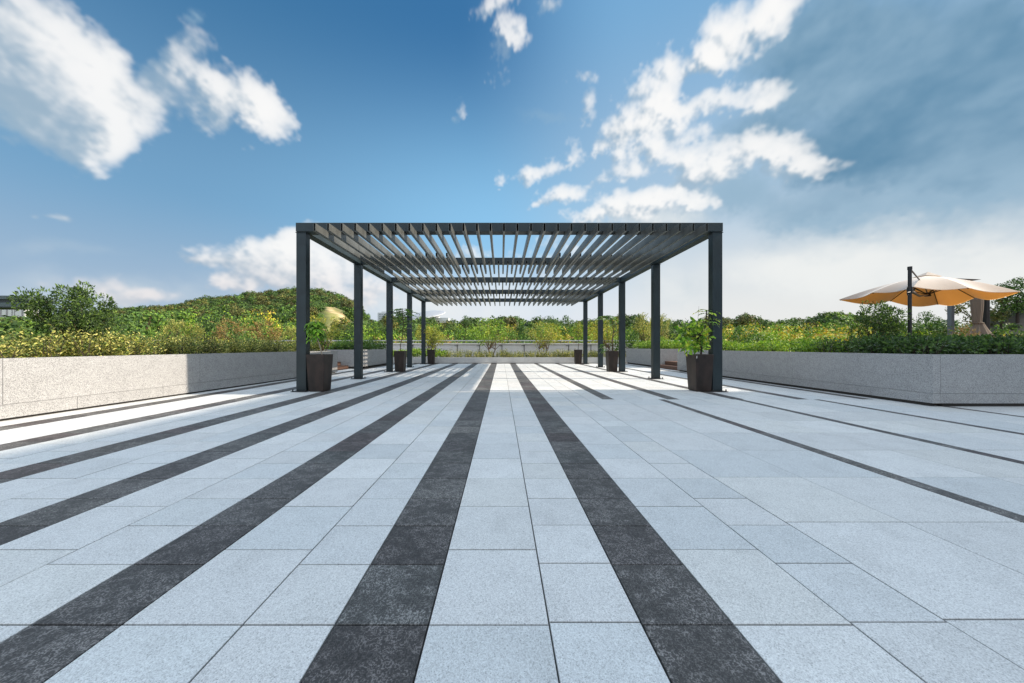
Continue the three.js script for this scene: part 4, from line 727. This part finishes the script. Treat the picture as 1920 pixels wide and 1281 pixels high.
// ------------------------------------------------------------------ pavilion with tied curtain
{
  const dir = V(1.37, 0, -1).normalize(), acr = V(1, 0, 0.0).normalize(); const a = at(1783, 650, 12.2), b = at(1848, 650, 12.2);
  const t = thing('pavilion', 'small pavilion behind the parasol with a beige curtain tied to its dark post', 'pavilion', a.x, 0.48, 12.2);
  const w = b.x - a.x, post = (x, z, m, s) => mesh('post', uvMetres(new RoundedBoxGeometry(s, 2.42, s, 1, 0.008).translate(x, 1.21, z)), m, t);
  post(0, 0, M.grey, 0.12); post(w, 0, M.black, 0.14); const dep = dir.clone().multiplyScalar(2.3); post(dep.x, dep.z, M.grey, 0.12); post(w * 1.10 + dep.x, dep.z, M.black, 0.14);
  const rp = [V(-0.1, 0, 0.12), V(w + 0.15, 0, 0.12), V(w * 1.19 + dep.x + 0.2, 0, dep.z - 0.15), V(dep.x - 0.15, 0, dep.z - 0.15)], cx = rp.reduce((s, v) => s.add(v), V(0, 0, 0)).multiplyScalar(0.25), pk = cx.clone().setY(2.78), G = [];
  rp.forEach((v, k) => { const u = rp[(k + 1) % 4], P = [v.x, 2.44, v.z, u.x, 2.44, u.z, pk.x, pk.y, pk.z], g = new THREE.BufferGeometry(); g.setAttribute('position', new THREE.Float32BufferAttribute(P, 3)); g.computeVertexNormals(); G.push(uvMetres(g)); });
  mesh('roof', mergeGeometries(G), M.black, t);
  const cap = at(1797, 524.5, 14.0); const cp = cap.clone().sub(t.position), CG = [];
  const q4 = [V(-0.75, -0.02, 0.35), V(0.55, -0.05, 0.3), V(0.62, -0.06, -0.5), V(-0.6, -0.02, -0.5)]; q4.forEach((v, k) => { const u = q4[(k + 1) % 4], g = new THREE.BufferGeometry(); g.setAttribute('position', new THREE.Float32BufferAttribute([v.x, v.y, v.z, u.x, u.y, u.z, 0, 0.06, 0], 3)); g.computeVertexNormals(); CG.push(uvMetres(g)); });
  const capM = mesh('roof_cap', mergeGeometries(CG), M.black, t); capM.position.copy(cp); mesh('cap_post', tube([cp.clone().add(V(0, -0.04, 0)), pk], [0.03, 0.03], 6), M.black, t);
  // gathered curtain, tied at mid height, flaring below
  const cur = new THREE.MeshPhysicalMaterial({ color: lin(0.30, 0.24, 0.185), roughness: 0.95, transmission: 0.2, thickness: 0, side: THREE.DoubleSide }), P = [], I = [], nu = 60, nv = 26;
  for (let j = 0; j <= nv; j++) for (let i = 0; i <= nu; i++) {
    const v = j / nv, y = 2.40 - v * 2.28, u = i / nu * Math.PI * 2, tie = Math.exp(-(((y - 1.30) / 0.42) ** 2)), r = (0.18 - 0.05 * tie + (y < 1.3 ? 0.62 * ((1.3 - y) / 1.2) ** 1.15 : 0)), f = 1 + 0.12 * Math.sin(u * 9) + 0.05 * Math.sin(u * 17 + 1);
    P.push(w - 0.46 - (y < 1.3 ? 0.0 : 0.08) + Math.cos(u) * r * f, y, 0.16 + Math.sin(u) * r * 0.55 * f);
  }
  for (let j = 0; j < nv; j++) for (let i = 0; i < nu; i++) { const q = j * (nu + 1) + i; I.push(q, q + nu + 1, q + nu + 2, q, q + nu + 2, q + 1); }
  const cg = new THREE.BufferGeometry(); cg.setAttribute('position', new THREE.Float32BufferAttribute(P, 3)); cg.setIndex(I); cg.computeVertexNormals(); const cm = mesh('curtain', uvMetres(cg), cur, t);
  mesh('tie_band', new THREE.TorusGeometry(0.14, 0.014, 8, 28).rotateX(Math.PI / 2).scale(1.1, 1, 0.7).translate(w - 0.50, 1.30, 0.16), cur, cm);
}
{ // dark low table at the right edge
  const p = at(1908, 630, 10.5), t = thing('table', 'dark low table at the right edge behind the hedge', 'table', p.x, 0.48, 10.5);
  mesh('top', box(-0.55, 0.75, p.y - 0.50, p.y - 0.44, -0.4, 0.4, 0.006), M.black, t); for (const [x, z] of [[-0.48, -0.33], [0.68, -0.33], [-0.48, 0.33], [0.68, 0.33]]) mesh('leg', box(x - 0.03, x + 0.03, 0, p.y - 0.50, z - 0.03, z + 0.03), M.black, t);
}

// ------------------------------------------------------------------ buildings
{ // overhanging dark roof at the left edge
  const d = 46, e = at(52, 556, d), t = thing('roofed_building', 'dark grey flat roof with deep layered eaves at the left edge', 'building');
  const dk = S({ color: lin(0.085, 0.115, 0.12), roughness: 0.5, metalness: 0.2 }), dk2 = S({ color: lin(0.030, 0.040, 0.045), roughness: 0.6 }), wl = S({ color: lin(0.30, 0.31, 0.31), roughness: 0.8 });
  const slab = (nm, y0, y1, ins, m) => mesh(nm, uvMetres(new THREE.BoxGeometry(30 - ins, y1 - y0, 3 - ins).translate(e.x - 15, (y0 + y1) / 2, -d - 1.5)), m, t);
  slab('roof_slab', 7.52, 8.02, 0, dk); slab('fascia', 7.06, 7.518, 0.5, dk2); slab('soffit', 6.52, 7.058, 0.24, dk); slab('gutter', 6.38, 6.518, 0.12, dk2);
  mesh('wall', uvMetres(new THREE.BoxGeometry(14, 10.3, 2).translate(e.x - 16, 1.2, -d - 1.6)), wl, t);
}
{ // white tower block far away
  const d = 950, t = thing('tower_block', 'distant white tower block with rows of dark windows below the dark roof', 'building'), a = at(-6, 500, d), b = at(46, 500, d);
  const wl = S({ color: lin(0.66, 0.66, 0.64), roughness: 0.8 }), wn = S({ color: lin(0.13, 0.12, 0.13), roughness: 0.3 });
  const w = b.x - a.x; mesh('wall', new THREE.BoxGeometry(w, 128, 30).translate((a.x + b.x) / 2, 64 + GY, -d - 15), wl, t);
  const win = new THREE.BoxGeometry(5.6, 1.7, 0.8), win2 = new THREE.BoxGeometry(3.4, 1.7, 0.8);
  for (let f = 0; f < 30; f++) { const y = 60 + f * 3.0; if (y > 119) break; [[0.14, win], [0.36, win], [0.55, win2], [0.64, win2], [0.92, win]].forEach(([u, g]) => { const m = mesh('window', g, wn, t); m.position.set(a.x + w * u, y, -d); }); }
}
{ // saucer-roofed hall
  const d = 330, c = at(802, 592, d), t = thing('hall', 'pale grey hall with a tilted oval saucer roof beyond the trees', 'building', c.x, GY, d);
  const g1 = S({ color: lin(0.40, 0.42, 0.45), roughness: 0.5, metalness: 0.2 }), g2 = S({ color: lin(0.62, 0.63, 0.64), roughness: 0.6 }), y = c.y - GY;
  const prof = [[0.01, -2.4], [9, -2.0], [15, -0.9], [16.4, 0], [16.2, 0.5], [12, 1.6], [0.01, 2.6]].map((p) => new THREE.Vector2(...p));
  const sc = mesh('saucer_roof', new THREE.LatheGeometry(prof, 48), g1, t); sc.position.set(0, y + 1.0, 0); sc.scale.set(1.05, 1, 1.25); sc.rotation.set(0.26, 0, 0.10);
  mesh('rim', new THREE.TorusGeometry(16.3, 0.35, 8, 48).rotateX(Math.PI / 2), g2, sc);
  mesh('drum', new THREE.CylinderGeometry(10, 8, y, 32).translate(2, y / 2 - 1, 0), g2, t);
  mesh('wing', new THREE.BoxGeometry(22, 3, 10).translate(11, y - 4.4, 4), g2, t);
  mesh('wing_roof', new THREE.BoxGeometry(30, 0.6, 12).rotateZ(0.1).translate(-22, y - 1.4, 0), g1, t);
}
function block(px0, px1, top, d, label) {
  const a = at(px0, top, d), b = at(px1, top, d), t = thing('city_block', label, 'building'), w = b.x - a.x, wl = S({ color: lin(0.5, 0.52, 0.55), roughness: 0.8 }), wn = S({ color: lin(0.2, 0.22, 0.25), roughness: 0.3 });
  mesh('wall', new THREE.BoxGeometry(w, a.y - GY, w * 0.8).translate((a.x + b.x) / 2, (a.y + GY) / 2, -d - w * 0.4), wl, t); mesh('roof', new THREE.BoxGeometry(w * 0.5, w * 0.12, w * 0.4).translate((a.x + b.x) / 2, a.y + w * 0.06, -d - w * 0.4), wl, t);
  const g = new THREE.BoxGeometry(w * 0.13, w * 0.07, 0.4); for (let f = 0; f < 4; f++) for (let k = 0; k < 4; k++) { const m = mesh('window', g, wn, t); m.position.set(a.x + w * (0.2 + 0.2 * k), a.y - w * (0.14 + 0.17 * f), -d); }
}
block(708, 730, 586.5, 520, 'distant grey block seen between the second and third left posts');
block(879, 887, 598, 520, 'tiny distant grey block on the skyline left of the middle');
block(1160, 1166, 601, 560, 'tiny distant pale block on the skyline near the right posts');
{ // the building whose shade lies over the near paving, to the right behind the camera
  const h = (13.2 + 4.3) * Math.tan(SUN_EL), t = thing('side_building', 'tall plain building that shades the near paving', 'building');
  const wl = S({ color: lin(0.55, 0.54, 0.52), roughness: 0.85 }), gl = S({ color: lin(0.08, 0.1, 0.12), roughness: 0.15 });
  mesh('wall', uvMetres(new THREE.BoxGeometry(22, h, 44).translate(13.2 + 11, h / 2 - 0.005, -6.5 + 22)), wl, t);
  const g = uvMetres(new THREE.BoxGeometry(0.08, 1.8, 2.4)); for (let f = 0; f < 3; f++) for (let k = 0; k < 9; k++) { const m = mesh('window', g, gl, t); m.position.set(13.2, 1.9 + f * 3.4, -4 + k * 4.5); }
}
renderer.render(scene, camera);
